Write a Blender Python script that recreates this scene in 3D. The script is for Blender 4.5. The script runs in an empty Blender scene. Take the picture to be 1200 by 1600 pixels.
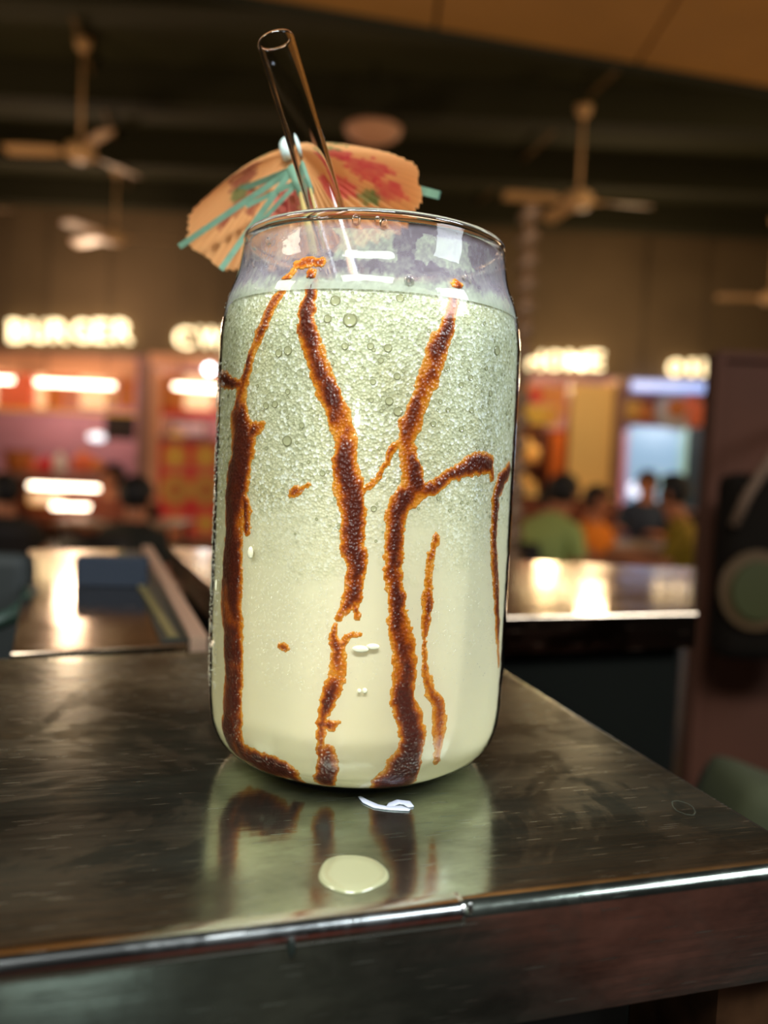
import bpy, bmesh, math, random
import numpy as np
from mathutils import Vector, Matrix
random.seed(7); rng = np.random.default_rng(7)
sc = bpy.context.scene
# ------------------------------------------------------------------ camera
F_PX, PITCH, ROLL, EYE = 1300.0, math.radians(3.52), math.radians(2.6), Vector((0, 0, 1.25))
FWD = Vector((0, math.cos(PITCH), -math.sin(PITCH)))
_R0, _U0 = Vector((1, 0, 0)), Vector((0, math.sin(PITCH), math.cos(PITCH)))
RGT = math.cos(ROLL) * _R0 + math.sin(ROLL) * _U0
UPV = -math.sin(ROLL) * _R0 + math.cos(ROLL) * _U0
cam_d = bpy.data.cameras.new('camera')
cam = bpy.data.objects.new('camera', cam_d); sc.collection.objects.link(cam); sc.camera = cam
cam.matrix_world = Matrix(((RGT.x, UPV.x, -FWD.x, EYE.x), (RGT.y, UPV.y, -FWD.y, EYE.y), (RGT.z, UPV.z, -FWD.z, EYE.z), (0, 0, 0, 1)))
cam_d.sensor_fit = 'HORIZONTAL'; cam_d.sensor_width = 36; cam_d.lens = F_PX / 1200 * 36
cam_d.clip_start = .01; cam_d.clip_end = 60
cam_d.dof.use_dof = True; cam_d.dof.focus_distance = .186; cam_d.dof.aperture_fstop = 39 / 3.6

def at(x, y, Y):                       # a point of the place, Y metres away
    d = FWD + (x - 600) / F_PX * RGT - (y - 800) / F_PX * UPV
    return EYE + d * (Y / d.y)
def atz(x, y, z):
    d = FWD + (x - 600) / F_PX * RGT - (y - 800) / F_PX * UPV
    return EYE + d * ((z - EYE.z) / d.z)
# ------------------------------------------------------------------ world, lights, exposure
w = bpy.data.worlds.new('world'); sc.world = w; w.use_nodes = True
w.node_tree.nodes['Background'].inputs[0].default_value = (.9, .7, .5, 1)
w.node_tree.nodes['Background'].inputs[1].default_value = .02
sc.view_settings.view_transform = 'Standard'; sc.view_settings.look = 'None'
sc.view_settings.exposure = 0.0; sc.view_settings.gamma = 1
sc.view_settings.use_curve_mapping = False
def area(name, loc, target, sx, sy, watts, col):
    l = bpy.data.lights.new(name, 'AREA'); l.shape = 'RECTANGLE'; l.size = sx; l.size_y = sy
    l.energy = watts; l.color = col
    o = bpy.data.objects.new(name, l); sc.collection.objects.link(o)
    o.location = loc; o.rotation_euler = (Vector(target) - Vector(loc)).to_track_quat('-Z', 'Y').to_euler()
    return o
CUP = (-.0054, .218, 1.172)
area('ceiling_light_main', (-.08, -.85, 2.40), CUP, .9, .28, 39, (.95, .99, .98))
area('ceiling_light_left', (-1.6, -.2, 2.3), CUP, .5, .3, 13, (1, .97, .80))
area('ceiling_light_cool_right', (1.62, -.42, 2.25), CUP, .8, .5, 36, (.84, .93, 1))
area('hand_torch_light', (-.03, -.05, 1.27), CUP, .010, .010, .165, (.97, 1, .98))
area('hall_fill_warm', (-1.5, 1.5, 4.6), (0, 11, 2.2), 3, .8, 150, (1, .74, .45))  # added off-frame fill for the hall and stall fronts
area('hall_fill_warm_right', (4.2, 5.5, 4.6), (1, 9, .6), 1.5, 1.5, 80, (1, .74, .45))  # second added off-frame hall fill, from the right
area('fan_uplight_fill_left', (-4.6, 4.5, 1.0), (-1, 8.5, 4.4), 1.2, .8, 80, (1, .70, .42))  # added unseen uplight, brightens ceiling and fan undersides
area('fan_uplight_fill_right', (4.8, 4.5, 1.0), (1.5, 8.5, 4.4), 1.2, .8, 52, (1, .72, .40))  # matching added uplight on the right
area('soffit_fill_warm', (.6, .9, 1.9), (.8, 2.6, 3.0),  .5, .5, 10.5, (1, .66, .30))  # added unseen light aimed up to warm the soffit boards
# ------------------------------------------------------------------ helpers
COL = sc.collection
def link(o, parent=None):
    COL.objects.link(o)
    if parent is not None: o.parent = parent
    return o
def tag(o, label=None, cat=None, group=None, kind=None):
    if label: o['label'] = label
    if cat: o['category'] = cat
    if group: o['group'] = group
    if kind: o['kind'] = kind
    return o
def empty(name, loc=(0, 0, 0), rz=0):
    o = bpy.data.objects.new(name, None); COL.objects.link(o); o.location = loc; o.rotation_euler = (0, 0, rz)
    o.empty_display_size = .05
    return o
def mobj(name, verts, faces, mat, parent=None, smooth=False, attr=None, midx=None):
    me = bpy.data.meshes.new(name); me.from_pydata([tuple(v) for v in verts], [], [tuple(f) for f in faces])
    for m in (mat if isinstance(mat, (list, tuple)) else [mat]): me.materials.append(m)
    if smooth: me.polygons.foreach_set('use_smooth', [True] * len(me.polygons))
    if midx is not None: me.polygons.foreach_set('material_index', midx)
    if attr:
        for k, v in attr.items():
            v = np.asarray(v, dtype=np.float32)
            if v.ndim == 1: me.attributes.new(k, 'FLOAT', 'POINT').data.foreach_set('value', v)
            else: me.attributes.new(k, 'FLOAT_COLOR', 'POINT').data.foreach_set('color', v.ravel())
    me.update()
    return link(bpy.data.objects.new(name, me), parent)
def bm_obj(name, bm, mat, parent=None, smooth=False):
    me = bpy.data.meshes.new(name); bm.to_mesh(me); bm.free()
    for m in (mat if isinstance(mat, (list, tuple)) else [mat]): me.materials.append(m)
    if smooth: me.polygons.foreach_set('use_smooth', [True] * len(me.polygons))
    return link(bpy.data.objects.new(name, me), parent)
def add_box(bm, x0, x1, y0, y1, z0, z1, bev=0):
    r = bmesh.ops.create_cube(bm, size=1, matrix=Matrix.Translation(((x0 + x1) / 2, (y0 + y1) / 2, (z0 + z1) / 2)) @ Matrix.Diagonal((abs(x1 - x0), abs(y1 - y0), abs(z1 - z0), 1)))
    if bev:
        es = list({e for v in r['verts'] for e in v.link_edges})
        bmesh.ops.bevel(bm, geom=es, offset=bev, segments=2, affect='EDGES', profile=.6)
def box(name, x0, x1, y0, y1, z0, z1, mat, parent=None, bev=0):
    bm = bmesh.new(); add_box(bm, x0, x1, y0, y1, z0, z1, bev)
    return bm_obj(name, bm, mat, parent)
def tube_mesh(pts, rad, n=12, caps=True, flat=1.0):
    """verts, faces of a tube through pts; rad a number or one per point"""
    pts = [Vector(p) for p in pts]; rr = rad if isinstance(rad, (list, tuple)) else [rad] * len(pts)
    V, Fc = [], []
    t0 = (pts[1] - pts[0]).normalized(); ref = Vector((0, 0, 1)) if abs(t0.z) < .9 else Vector((1, 0, 0))
    a = t0.cross(ref).normalized()
    for i, p in enumerate(pts):
        t = (pts[min(i + 1, len(pts) - 1)] - pts[max(i - 1, 0)]).normalized()
        a = (a - t * a.dot(t)).normalized(); b = t.cross(a)
        for k in range(n):
            an = 2 * math.pi * k / n
            V.append(p + (a * math.cos(an) + b * math.sin(an) * flat) * rr[i])
    for i in range(len(pts) - 1):
        for k in range(n):
            Fc.append((i * n + k, i * n + (k + 1) % n, (i + 1) * n + (k + 1) % n, (i + 1) * n + k))
    if caps: Fc.append(tuple(range(n - 1, -1, -1))); Fc.append(tuple((len(pts) - 1) * n + k for k in range(n)))
    return V, Fc
def tube(name, pts, rad, mat, parent=None, n=12, smooth=True, flat=1.0):
    V, Fc = tube_mesh(pts, rad, n, True, flat)
    return mobj(name, V, Fc, mat, parent, smooth)
def lathe(name, prof, mat, parent=None, n=64, loc=(0, 0, 0), close=False, smooth=True):
    V, Fc = [], []
    for (r, z) in prof:
        for k in range(n):
            an = 2 * math.pi * k / n
            V.append((loc[0] + r * math.cos(an), loc[1] + r * math.sin(an), loc[2] + z))
    m = len(prof)
    for i in range(m if close else m - 1):
        j = (i + 1) % m
        for k in range(n):
            Fc.append((i * n + k, i * n + (k + 1) % n, j * n + (k + 1) % n, j * n + k))
    if not close:
        if prof[0][0] > 1e-6: Fc.append(tuple(range(n - 1, -1, -1)))
        if prof[-1][0] > 1e-6: Fc.append(tuple((m - 1) * n + k for k in range(n)))
    return mobj(name, V, Fc, mat, parent, smooth)
def ball(name, c, r, mat, parent=None, n=16, sc3=(1, 1, 1)):
    bm = bmesh.new(); bmesh.ops.create_uvsphere(bm, u_segments=n, v_segments=max(6, n // 2), radius=1,
        matrix=Matrix.Translation(c) @ Matrix.Diagonal((r * sc3[0], r * sc3[1], r * sc3[2], 1)))
    return bm_obj(name, bm, mat, parent, True)
# ---- materials
def srgb(r, g, b): return tuple(((c / 255) / 12.92 if c / 255 <= .04045 else ((c / 255 + .055) / 1.055) ** 2.4) for c in (r, g, b))
def mat(name, col, rough=.6, metal=0, emis=None, estr=0, noise=0, nscale=8, bump=0, bscale=40, spec=.5, trans=0, ior=1.45, coat=0, alpha=1):
    m = bpy.data.materials.new(name); m.use_nodes = True; nt = m.node_tree; b = nt.nodes['Principled BSDF']
    b.inputs['Base Color'].default_value = (*col, 1); b.inputs['Roughness'].default_value = rough
    b.inputs['Metallic'].default_value = metal; b.inputs['Specular IOR Level'].default_value = spec
    b.inputs['Transmission Weight'].default_value = trans; b.inputs['IOR'].default_value = ior
    b.inputs['Coat Weight'].default_value = coat; b.inputs['Alpha'].default_value = alpha
    if emis: b.inputs['Emission Color'].default_value = (*emis, 1); b.inputs['Emission Strength'].default_value = estr
    tc = nt.nodes.new('ShaderNodeTexCoord')
    if noise:
        n = nt.nodes.new('ShaderNodeTexNoise'); n.inputs['Scale'].default_value = nscale; n.inputs['Detail'].default_value = 5
        nt.links.new(tc.outputs['Object'], n.inputs['Vector'])
        r = nt.nodes.new('ShaderNodeValToRGB'); r.color_ramp.elements[0].position = .3; r.color_ramp.elements[1].position = .7
        r.color_ramp.elements[0].color = (*[c * (1 - noise) for c in col], 1); r.color_ramp.elements[1].color = (*[min(1, c * (1 + noise)) for c in col], 1)
        nt.links.new(n.outputs['Fac'], r.inputs[0]); nt.links.new(r.outputs[0], b.inputs['Base Color'])
    if bump:
        n = nt.nodes.new('ShaderNodeTexNoise'); n.inputs['Scale'].default_value = bscale; n.inputs['Detail'].default_value = 4
        nt.links.new(tc.outputs['Object'], n.inputs['Vector'])
        bp = nt.nodes.new('ShaderNodeBump'); bp.inputs['Strength'].default_value = bump
        nt.links.new(n.outputs['Fac'], bp.inputs['Height']); nt.links.new(bp.outputs[0], b.inputs['Normal'])
    return m
class NT:                                   # small node helper
    def __init__(s, name):
        s.m = bpy.data.materials.new(name); s.m.use_nodes = True; s.t = s.m.node_tree; s.b = s.t.nodes['Principled BSDF']
    def n(s, typ, **kw):
        x = s.t.nodes.new(typ)
        for k, v in kw.items():
            if k.startswith('_'): setattr(x, k[1:], v)
            else: x.inputs[k.replace('__', ' ')].default_value = v
        return x
    def l(s, a, b): s.t.links.new(a, b)
    def ramp(s, fac, stops):
        r = s.t.nodes.new('ShaderNodeValToRGB'); e = r.color_ramp.elements
        while len(e) < len(stops): e.new(.5)
        for i, (p, c) in enumerate(stops): e[i].position = p; e[i].color = (*c, 1) if len(c) == 3 else c
        s.l(fac, r.inputs[0]); return r.outputs[0]
    def math(s, op, a, b=None):
        x = s.t.nodes.new('ShaderNodeMath'); x.operation = op
        for i, v in enumerate((a, b)):
            if v is None: continue
            if isinstance(v, (int, float)): x.inputs[i].default_value = v
            else: s.l(v, x.inputs[i])
        return x.outputs[0]
    def mix(s, fac, a, b):
        x = s.t.nodes.new('ShaderNodeMix'); x.data_type = 'RGBA'
        if isinstance(fac, (int, float)): x.inputs[0].default_value = fac
        else: s.l(fac, x.inputs[0])
        for i, v in ((6, a), (7, b)):
            if isinstance(v, tuple): x.inputs[i].default_value = (*v, 1)
            else: s.l(v, x.inputs[i])
        return x.outputs[2]
# numpy value noise
_G = {}
def _grid(k):
    if k not in _G: _G[k] = np.random.default_rng(k).random((256, 256))
    return _G[k]
def vnoise(x, y, seed=0, octs=4):
    out = 0; amp = 1; tot = 0
    for o in range(octs):
        g = _grid(seed * 31 + o)
        xi = np.floor(x).astype(int); yi = np.floor(y).astype(int); fx = x - xi; fy = y - yi
        fx = fx * fx * (3 - 2 * fx); fy = fy * fy * (3 - 2 * fy)
        a = g[xi % 256, yi % 256]; b = g[(xi + 1) % 256, yi % 256]; c = g[xi % 256, (yi + 1) % 256]; d = g[(xi + 1) % 256, (yi + 1) % 256]
        out = out + amp * ((a * (1 - fx) + b * fx) * (1 - fy) + (c * (1 - fx) + d * fx) * fy); tot += amp
        amp *= .5; x = x * 2 + 17.3; y = y * 2 + 5.7
    return out / tot
# ------------------------------------------------------------------ large structure
M = {}
M['floor'] = mat('floor_tile', srgb(70, 62, 48), .35, noise=.25, nscale=3)
M['ceil'] = mat('ceiling_paint', srgb(52, 50, 26), .8, noise=.2, nscale=.8)
M['wall'] = mat('wall_paint', srgb(112, 92, 66), .8, noise=.12, nscale=1.2)
M['darkwall'] = mat('dark_wall_paint', srgb(58, 52, 42), .7, noise=.2, nscale=1)
M['black'] = mat('black_paint', srgb(20, 20, 18), .6)
M['soffit'] = mat('soffit_board', srgb(196, 140, 74), .6, noise=.08, nscale=2)
M['beam'] = mat('dark_beam', srgb(44, 42, 22), .9)
M['mauve'] = mat('mauve_paint', srgb(150, 112, 98), .6)
M['lavender'] = mat('lavender_paint', srgb(178, 132, 150), .6, noise=.1, nscale=2)
def struct(o): o['kind'] = 'structure'; return o
struct(box('floor', -8, 8, -4.2, 14.3, -.1, 0, M['floor']))
struct(box('ceiling', -8, 8, -4.2, 14.3, 4.8, 4.9, M['ceil']))
struct(box('wall_left', -8.1, -8, -4.2, 14.3, 0, 4.8, M['darkwall']))
struct(box('wall_right', 8, 8.1, -4.2, 14.3, 0, 4.8, M['darkwall']))
struct(box('wall_front', -8, 8, -4.3, -4.2, 0, 4.8, M['darkwall']))
struct(box('wall_stall_back', -8, 8, 14.2, 14.3, 0, 4.8, M['lavender']))
FY = 12.0
struct(box('wall_back', -8, 8, FY, FY + .15, at(100, 549, FY).z, 4.8, M['wall']))
def px(x, y=700, Y=FY): return at(x, y, Y).x
def pz(x, y, Y=FY): return at(x, y, Y).z
# dividers between the stalls
for i, (a, b, m) in enumerate(((213, 234, 'mauve'), (520, 790, 'darkwall'), (964, 973, 'mauve'), (1128, 1260, 'darkwall'))):
    struct(box('trim_%d' % (i + 1), px(a), px(b), FY + .01, 14.19, 0, pz(100, 549) - .003, M[m]))
# soffit of large boards near the camera
SZ = 3.0
sof = empty('ceiling_soffit', (0, 0, SZ)); struct(sof)
ed = [(-.508, 3.317), (1.632, 3.842)]
def edge_y(x): return ed[0][1] + (x - ed[0][0]) * (ed[1][1] - ed[0][1]) / (ed[1][0] - ed[0][0])
xs = [-3.2, -1.65, -.75, .12, 1.0, 1.9, 2.8, 4.0]
for a, b in zip(xs[:-1], xs[1:]):
    V = []
    for z in (0, .05):
        for (x, yy) in ((a + .008, 1.0), (b - .008, 1.0), (b - .008, None), (a + .008, None)):
            V.append((x - .12 * 0, edge_y(x) if yy is None else yy, z))
    mobj('board', V, [(3, 2, 1, 0), (4, 5, 6, 7), (0, 1, 5, 4), (1, 2, 6, 5), (2, 3, 7, 6), (3, 0, 4, 7)], M['soffit'], sof)
V = [(x, edge_y(x) + o, z) for z in (-.015, .5) for (x, o) in ((-3.2, .004), (4.0, .004), (4.0, .05), (-3.2, .05))]
mobj('edge_beam', V, [(3, 2, 1, 0), (4, 5, 6, 7), (0, 1, 5, 4), (1, 2, 6, 5), (2, 3, 7, 6), (3, 0, 4, 7)], M['beam'], sof)
struct(box('trim_5', -3.2, 4, 1.0, 3.2, SZ + .055, 4.8, M['black']))
# ceiling beams, each seen faintly
bmr = empty('ceiling_beams', (0, 0, 0)); struct(bmr)
for y in (6.2, 7.9, 9.6, 11.2):
    box('beam', -7.9, 7.9, y, y + .22, 4.45, 4.79, M['beam'], bmr)

# ------------------------------------------------------------------ the steel ledge
def steel(name, base, ang, r0, r1, dark=.35, sc_=1.0, metal=1.0):
    q = NT(name); tc = q.n('ShaderNodeTexCoord')
    mp = q.n('ShaderNodeMapping'); mp.inputs['Rotation'].default_value = (0, 0, -ang)
    q.l(tc.outputs['Object'], mp.inputs[0])
    mp2 = q.n('ShaderNodeMapping'); mp2.inputs['Scale'].default_value = (14 * sc_, 420 * sc_, 420 * sc_); q.l(mp.outputs[0], mp2.inputs[0])
    br = q.n('ShaderNodeTexNoise', Scale=1.0, Detail=4.0); q.l(mp2.outputs[0], br.inputs['Vector'])
    mp3 = q.n('ShaderNodeMapping'); mp3.inputs['Scale'].default_value = (14 * sc_, 34 * sc_, 34 * sc_); q.l(mp.outputs[0], mp3.inputs[0])
    st = q.n('ShaderNodeTexNoise', Scale=1.0, Detail=8.0, Roughness=.65); q.l(mp3.outputs[0], st.inputs['Vector'])
    vo = q.n('ShaderNodeTexVoronoi', Scale=230.0 * sc_); q.l(mp.outputs[0], vo.inputs['Vector'])
    spk = q.ramp(vo.outputs['Distance'], [(.0, (1, 1, 1)), (.05, (1, 1, 1)), (.08, (0, 0, 0))])
    stm = q.ramp(st.outputs['Fac'], [(.40, (0, 0, 0)), (.50, (.5, .5, .5)), (.66, (1, 1, 1))])
    dk = tuple(c * dark for c in base)
    c = q.mix(stm, tuple(base), dk)
    wn = q.n('ShaderNodeTexWhiteNoise'); q.l(vo.outputs['Position'], wn.inputs['Vector'])
    sp2 = q.math('MULTIPLY', spk, q.math('GREATER_THAN', wn.outputs['Value'], .90))
    c = q.mix(sp2, c, (.75, .72, .6))
    c0_ = c
    q.l(c, q.b.inputs['Base Color']); q.b.inputs['Metallic'].default_value = metal
    sc1 = q.n('ShaderNodeTexVoronoi', Scale=1.0); mp4 = q.n('ShaderNodeMapping'); mp4.inputs['Scale'].default_value = (70 * sc_, 900 * sc_, 900 * sc_); mp4.inputs['Rotation'].default_value = (0, 0, .12)
    q.l(mp.outputs[0], mp4.inputs[0]); q.l(mp4.outputs[0], sc1.inputs['Vector'])
    scr = q.ramp(sc1.outputs['Distance'], [(.0, (1, 1, 1)), (.13, (1, 1, 1)), (.2, (0, 0, 0))])
    big = q.n('ShaderNodeTexNoise', Scale=24.0 * sc_, Detail=6.0, Roughness=.7, Distortion=.8); q.l(mp.outputs[0], big.inputs['Vector'])
    bigm = q.ramp(big.outputs['Fac'], [(.47, (0, 0, 0)), (.53, (1, 1, 1))])
    rr = q.math('ADD', q.math('MULTIPLY', st.outputs['Fac'], r1 - r0), r0)
    rr = q.math('ADD', rr, q.math('MULTIPLY', bigm, .06)); rr = q.math('ADD', rr, q.math('MULTIPLY', scr, .12))
    rr = q.math('ADD', rr, q.math('MULTIPLY', q.math('SUBTRACT', br.outputs['Fac'], .5), .10))
    q.l(rr, q.b.inputs['Roughness'])
    bp = q.n('ShaderNodeBump', Strength=.055, Distance=.0006); q.l(br.outputs['Fac'], bp.inputs['Height'])
    bp2 = q.n('ShaderNodeBump', Strength=.05, Distance=.0012); q.l(st.outputs['Fac'], bp2.inputs['Height']); q.l(bp.outputs[0], bp2.inputs['Normal'])
    q.l(bp2.outputs[0], q.b.inputs['Normal'])
    return q.m
ANG = math.radians(17)
M['steel'] = steel('brushed_steel', (.58, .64, .54), ANG, .05, .24, .30, 1.0, .982)
M['steel_edge'] = steel('folded_steel', (.66, .68, .66), ANG, .10, .26, .6)
M['steel_far'] = steel('worn_steel', (.50, .38, .27), ANG, .05, .13, .6, .4)
M['rail'] = mat('bare_steel_rail', srgb(205, 170, 145), .35, metal=.8)
M['support'] = mat('brown_support', srgb(52, 34, 20), .3, noise=.5, nscale=90, metal=.4)
M['grime_reflection'] = mat('dark_grime_reflection', srgb(22, 28, 24), .45)
def slab(name, poly, z1, th, m, parent, bev=.0024, seg=4):
    bm = bmesh.new()
    top = [bm.verts.new((x, y, z1)) for x, y in poly]; bot = [bm.verts.new((x, y, z1 - th)) for x, y in poly]
    n = len(poly)
    bm.faces.new(top); bm.faces.new(bot[::-1])
    for i in range(n): bm.faces.new((top[i], bot[i], bot[(i + 1) % n], top[(i + 1) % n]))
    bm.normal_update(); bmesh.ops.recalc_face_normals(bm, faces=bm.faces)
    es = [e for e in bm.edges if all(abs(v.co.z - z1) < 1e-6 for v in e.verts)]
    bmesh.ops.bevel(bm, geom=es, offset=bev, segments=seg, affect='EDGES', profile=.5)
    return bm_obj(name, bm, m, parent)
LZ = 1.172
led = empty('steel_ledge', (0, 0, 0))
tag(led, 'brushed stainless steel ledge top, scratched and stained, carrying the milkshake glass', 'counter')
front = lambda x: .1628 + .306 * (x - .0804)
T1 = [(-.62, front(-.62)), (.0945, front(.0945)), (.0350, .3665), (-.60, .118)]
slab('counter_top', T1, LZ, .024, M['steel'], led, .0030, 16)
u = Vector((.956, .2925, 0)); nf = Vector((.2925, -.956, 0))
p0, p1 = Vector((-.6, front(-.6), 0)), Vector((.0178, front(.0178), 0))
V, Fc = [], []
prof = [(-.0040, .00006), (-.0016, .00030), (-.0004, -.00005), (.00035, -.0008), (.0006, -.0018), (.0006, -.0032), (.0003, -.0038), (-.0006, -.0039)]
for p, k_ in ((p0, 1), (p1 - u * .0012, 1), (p1, .12)):
    for (o, z) in prof: V.append(p + nf * (o * k_ if o > 0 else o) + Vector((0, 0, LZ + (z * k_ if z > 0 else z))))
k = len(prof)
for j in range(2):
    for i in range(k - 1): Fc.append((j * k + i, j * k + i + k, j * k + i + k + 1, j * k + i + 1))
Fc += [tuple(range(k - 1, -1, -1)), tuple(range(2 * k, 3 * k))]
tag(mobj('edge_strip', V, Fc, M['steel_edge'], led, True), 'folded steel lip on the left half of the front edge')
# dents and chips along the edge
pc = Vector((.0184, front(.0184), LZ)) + nf * .0004
ball('dent', pc + Vector((0, 0, -.0008)), .0006, M['steel_edge'], led, 10, (.8, .6, 2.0))
pc = atz(452, 1462, LZ); pc = Vector((pc.x, front(pc.x), LZ)) + nf * .0008
ball('chip', pc + Vector((0, 0, -.0035)), .0007, M['grime_reflection'], led, 10, (1, .6, 2.6))
# support below the ledge
sp = [(-.60, front(-.60) + .03), (.060, front(.060) + .025), (.020, .345), (-.58, .105)]
slab('support_wall', sp, LZ - .0245, 1.147, M['black'], led, .001, 1)
c = Vector((.085, front(.085) + .006, 0)); a1 = Vector((-.2925, .956, 0))
pp = [c - u * .0115, c + u * .006, c + u * .006 + a1 * .03, c - u * .0115 + a1 * .03]
slab('corner_leg', [(p.x, p.y) for p in pp], LZ - .0255, 1.146, M['support'], led, .001, 2)
# ---- neighbouring metal ledges
def far_ledge(name, poly, label, m, dark, tilt=0):
    t = empty(name, (0, 0, 0)); tag(t, label, 'counter')
    slab('counter_top', poly, LZ, .02, m, t, .0006, 2)
    cx_ = sum(p[0] for p in poly) / 4; cy_ = sum(p[1] for p in poly) / 4
    ins = [(cx_ + (x - cx_) * .93, cy_ + (y - cy_) * .93) for x, y in poly]
    slab('base_panel', ins, LZ - .021, 1.15, dark, t, .001, 1)
    return t
M['green_panel'] = mat('dark_green_panel', srgb(6, 7, 4), .9, noise=.3, nscale=6, spec=.1)
t2 = far_ledge('metal_counter', [(-.137, .307), (-.077, .334), (-.189, .648), (-.262, .615)],
    'narrow brown reflecting metal counter left behind the glass, below the burger sign', M['steel_far'], M['green_panel'])
def strip(name, a, b, w, z0, z1, m, parent, side=1):
    a = Vector((*a, 0)); b = Vector((*b, 0)); d = (b - a).normalized(); nn = Vector((d.y, -d.x, 0)) * side * w
    V = [Vector((p.x, p.y, z)) for z in (z0, z1) for p in (a, b, b + nn, a + nn)]
    return mobj(name, V, [(3, 2, 1, 0), (4, 5, 6, 7), (0, 1, 5, 4), (1, 2, 6, 5), (2, 3, 7, 6), (3, 0, 4, 7)], m, parent)
strip('side_rail', (-.0765, .335), (-.1885, .650), .007, LZ - .02, LZ + .003, M['rail'], t2)
M['olive'] = mat('olive_reflection_strip', srgb(88, 78, 44), .5)
strip('dark_reflection_strip', (-.0775, .340), (-.1880, .640), .012, LZ - .01, LZ + .0008, M['grime_reflection'], t2, -1)  # dark band modelled as a strip, stands in for a reflection in the metal
strip('olive_reflection', (-.0835, .343), (-.1960, .625), .004, LZ - .01, LZ + .0014, M['olive'], t2, -1)  # olive part of the same painted reflection
t3 = far_ledge('metal_counter', [(-.060, .384), (.180, .468), (.268, .698), (-.172, .672)],
    'wide reflecting metal counter directly behind the glass, reaching right to the brown partition', M['steel_far'], M['green_panel'])
blue = tag(box('blue_box', -.0195, .0195, -.006, .006, 0, .0165, mat('blue_card', srgb(12, 24, 38), .8), None, .0012),
    'small dark blue box standing on the narrow metal counter at left', 'box')
pb = atz(170, 917, LZ); blue.location = (pb.x, pb.y + .006, LZ); blue.rotation_euler = (0, 0, math.radians(8))
# ------------------------------------------------------------------ the glass
BZ = 1.172; CX, CY = -.0054, .218
PROF = [(0, 23.4), (.6, 25.5), (1.5, 29.5), (4.3, 34.3), (7, 36.4), (10.6, 37.7), (16, 38.3), (30, 38.6), (100, 38.6), (108, 38.4), (112, 37.9), (117, 36.9), (120, 35.6), (123, 34.5), (128, 33.7), (132, 33.2)]
_pz = np.array([a for a, b in PROF]); _pr = np.array([b for a, b in PROF])
def Rz(z):                                  # outer radius in mm, smoothed
    z = np.asarray(z, float); o = 0
    for d, wt in ((-1.5, .25), (0, .5), (1.5, .25)): o = o + wt * np.interp(np.clip(z + d * np.clip(z / 6, 0, 1), 0, 132), _pz, _pr)
    return o
def shell(name, zlist, rad, m, parent, n=192, **kw):
    return lathe(name, [(float(rad(z)) / 1000, z / 1000) for z in zlist], m, parent, n)
q = NT('thin_glass'); out = q.t.nodes['Material Output']
fr = q.n('ShaderNodeFresnel', IOR=1.24)
tr = q.n('ShaderNodeBsdfTransparent'); gl = q.n('ShaderNodeBsdfGlossy', Roughness=.015); mx = q.n('ShaderNodeMixShader')
tr.inputs[0].default_value = (.97, .985, .97, 1); gl.inputs[0].default_value = (1, 1, 1, 1)
q.l(fr.outputs[0], mx.inputs[0]); q.l(tr.outputs[0], mx.inputs[1]); q.l(gl.outputs[0], mx.inputs[2]); q.l(mx.outputs[0], out.inputs['Surface'])
tcg = q.n('ShaderNodeTexCoord'); ng = q.n('ShaderNodeTexNoise', Scale=260.0, Detail=3.0); q.l(tcg.outputs['Object'], ng.inputs['Vector'])
bg = q.n('ShaderNodeBump', Strength=.12, Distance=.0006); q.l(ng.outputs['Fac'], bg.inputs['Height']); q.l(bg.outputs[0], gl.inputs['Normal'])
M['thin_glass'] = q.m
M['glass'] = mat('clear_glass', (1, 1, 1), .01, trans=1, ior=1.46)
M['water'] = mat('water', (1, 1, 1), .0, trans=1, ior=1.33)
glass = empty('drinking_glass', (CX, CY, BZ))
tag(glass, 'tall can-shaped drinking glass of milkshake standing on the steel ledge', 'glass')
zz = list(np.concatenate([np.linspace(.3, 20, 26), np.linspace(22, 100, 14), np.linspace(101, 131.2, 44)]))
V, Fc = [], []
NG = 192
for z in zz:
    r = float(Rz(z)) / 1000
    for k_ in range(NG):
        an = 2 * math.pi * k_ / NG; V.append((r * math.cos(an), r * math.sin(an), z / 1000))
for i in range(len(zz) - 1):
    for k_ in range(NG): Fc.append((i * NG + k_, i * NG + (k_ + 1) % NG, (i + 1) * NG + (k_ + 1) % NG, (i + 1) * NG + k_))
mobj('glass_wall', V, Fc, M['thin_glass'], glass, True)
rr = 33.2 / 1000 - .0009
lathe('rim', [(rr + .0011 * math.cos(t), .1318 + .0013 * math.sin(t)) for t in np.linspace(0, 2 * math.pi, 14)[:-1]], M['glass'], glass, 160, close=True)
lathe('foot', [(.0, .0003), (.0225, .0001), (.0242, .0004), (.0248, .0012), (.0225, .0019), (.0, .0016)], M['glass'], glass, 128)
# ------------------------------------------------------------------ the milkshake
milk = empty('milkshake', (CX, CY, BZ))
tag(milk, 'pale vanilla milkshake with foam and chocolate syrup streaks inside the glass', 'drink')
q = NT('milk'); tc = q.n('ShaderNodeTexCoord'); sx = q.n('ShaderNodeSeparateXYZ'); q.l(tc.outputs['Object'], sx.inputs[0])
hgt = q.math('MULTIPLY', sx.outputs['Z'], 1000 / 118)
base = q.ramp(hgt, [(.0, srgb(234, 220, 182)), (.3, srgb(232, 222, 188)), (.62, srgb(226, 222, 188)), (.9, srgb(218, 221, 190)), (1, srgb(214, 219, 200))])
v1 = q.n('ShaderNodeTexVoronoi', Scale=1500.0); q.l(tc.outputs['Object'], v1.inputs['Vector'])
v2 = q.n('ShaderNodeTexVoronoi', Scale=700.0); q.l(tc.outputs['Object'], v2.inputs['Vector'])
nz = q.n('ShaderNodeTexNoise', Scale=75.0, Detail=3.0); q.l(tc.outputs['Object'], nz.inputs['Vector'])
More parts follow.
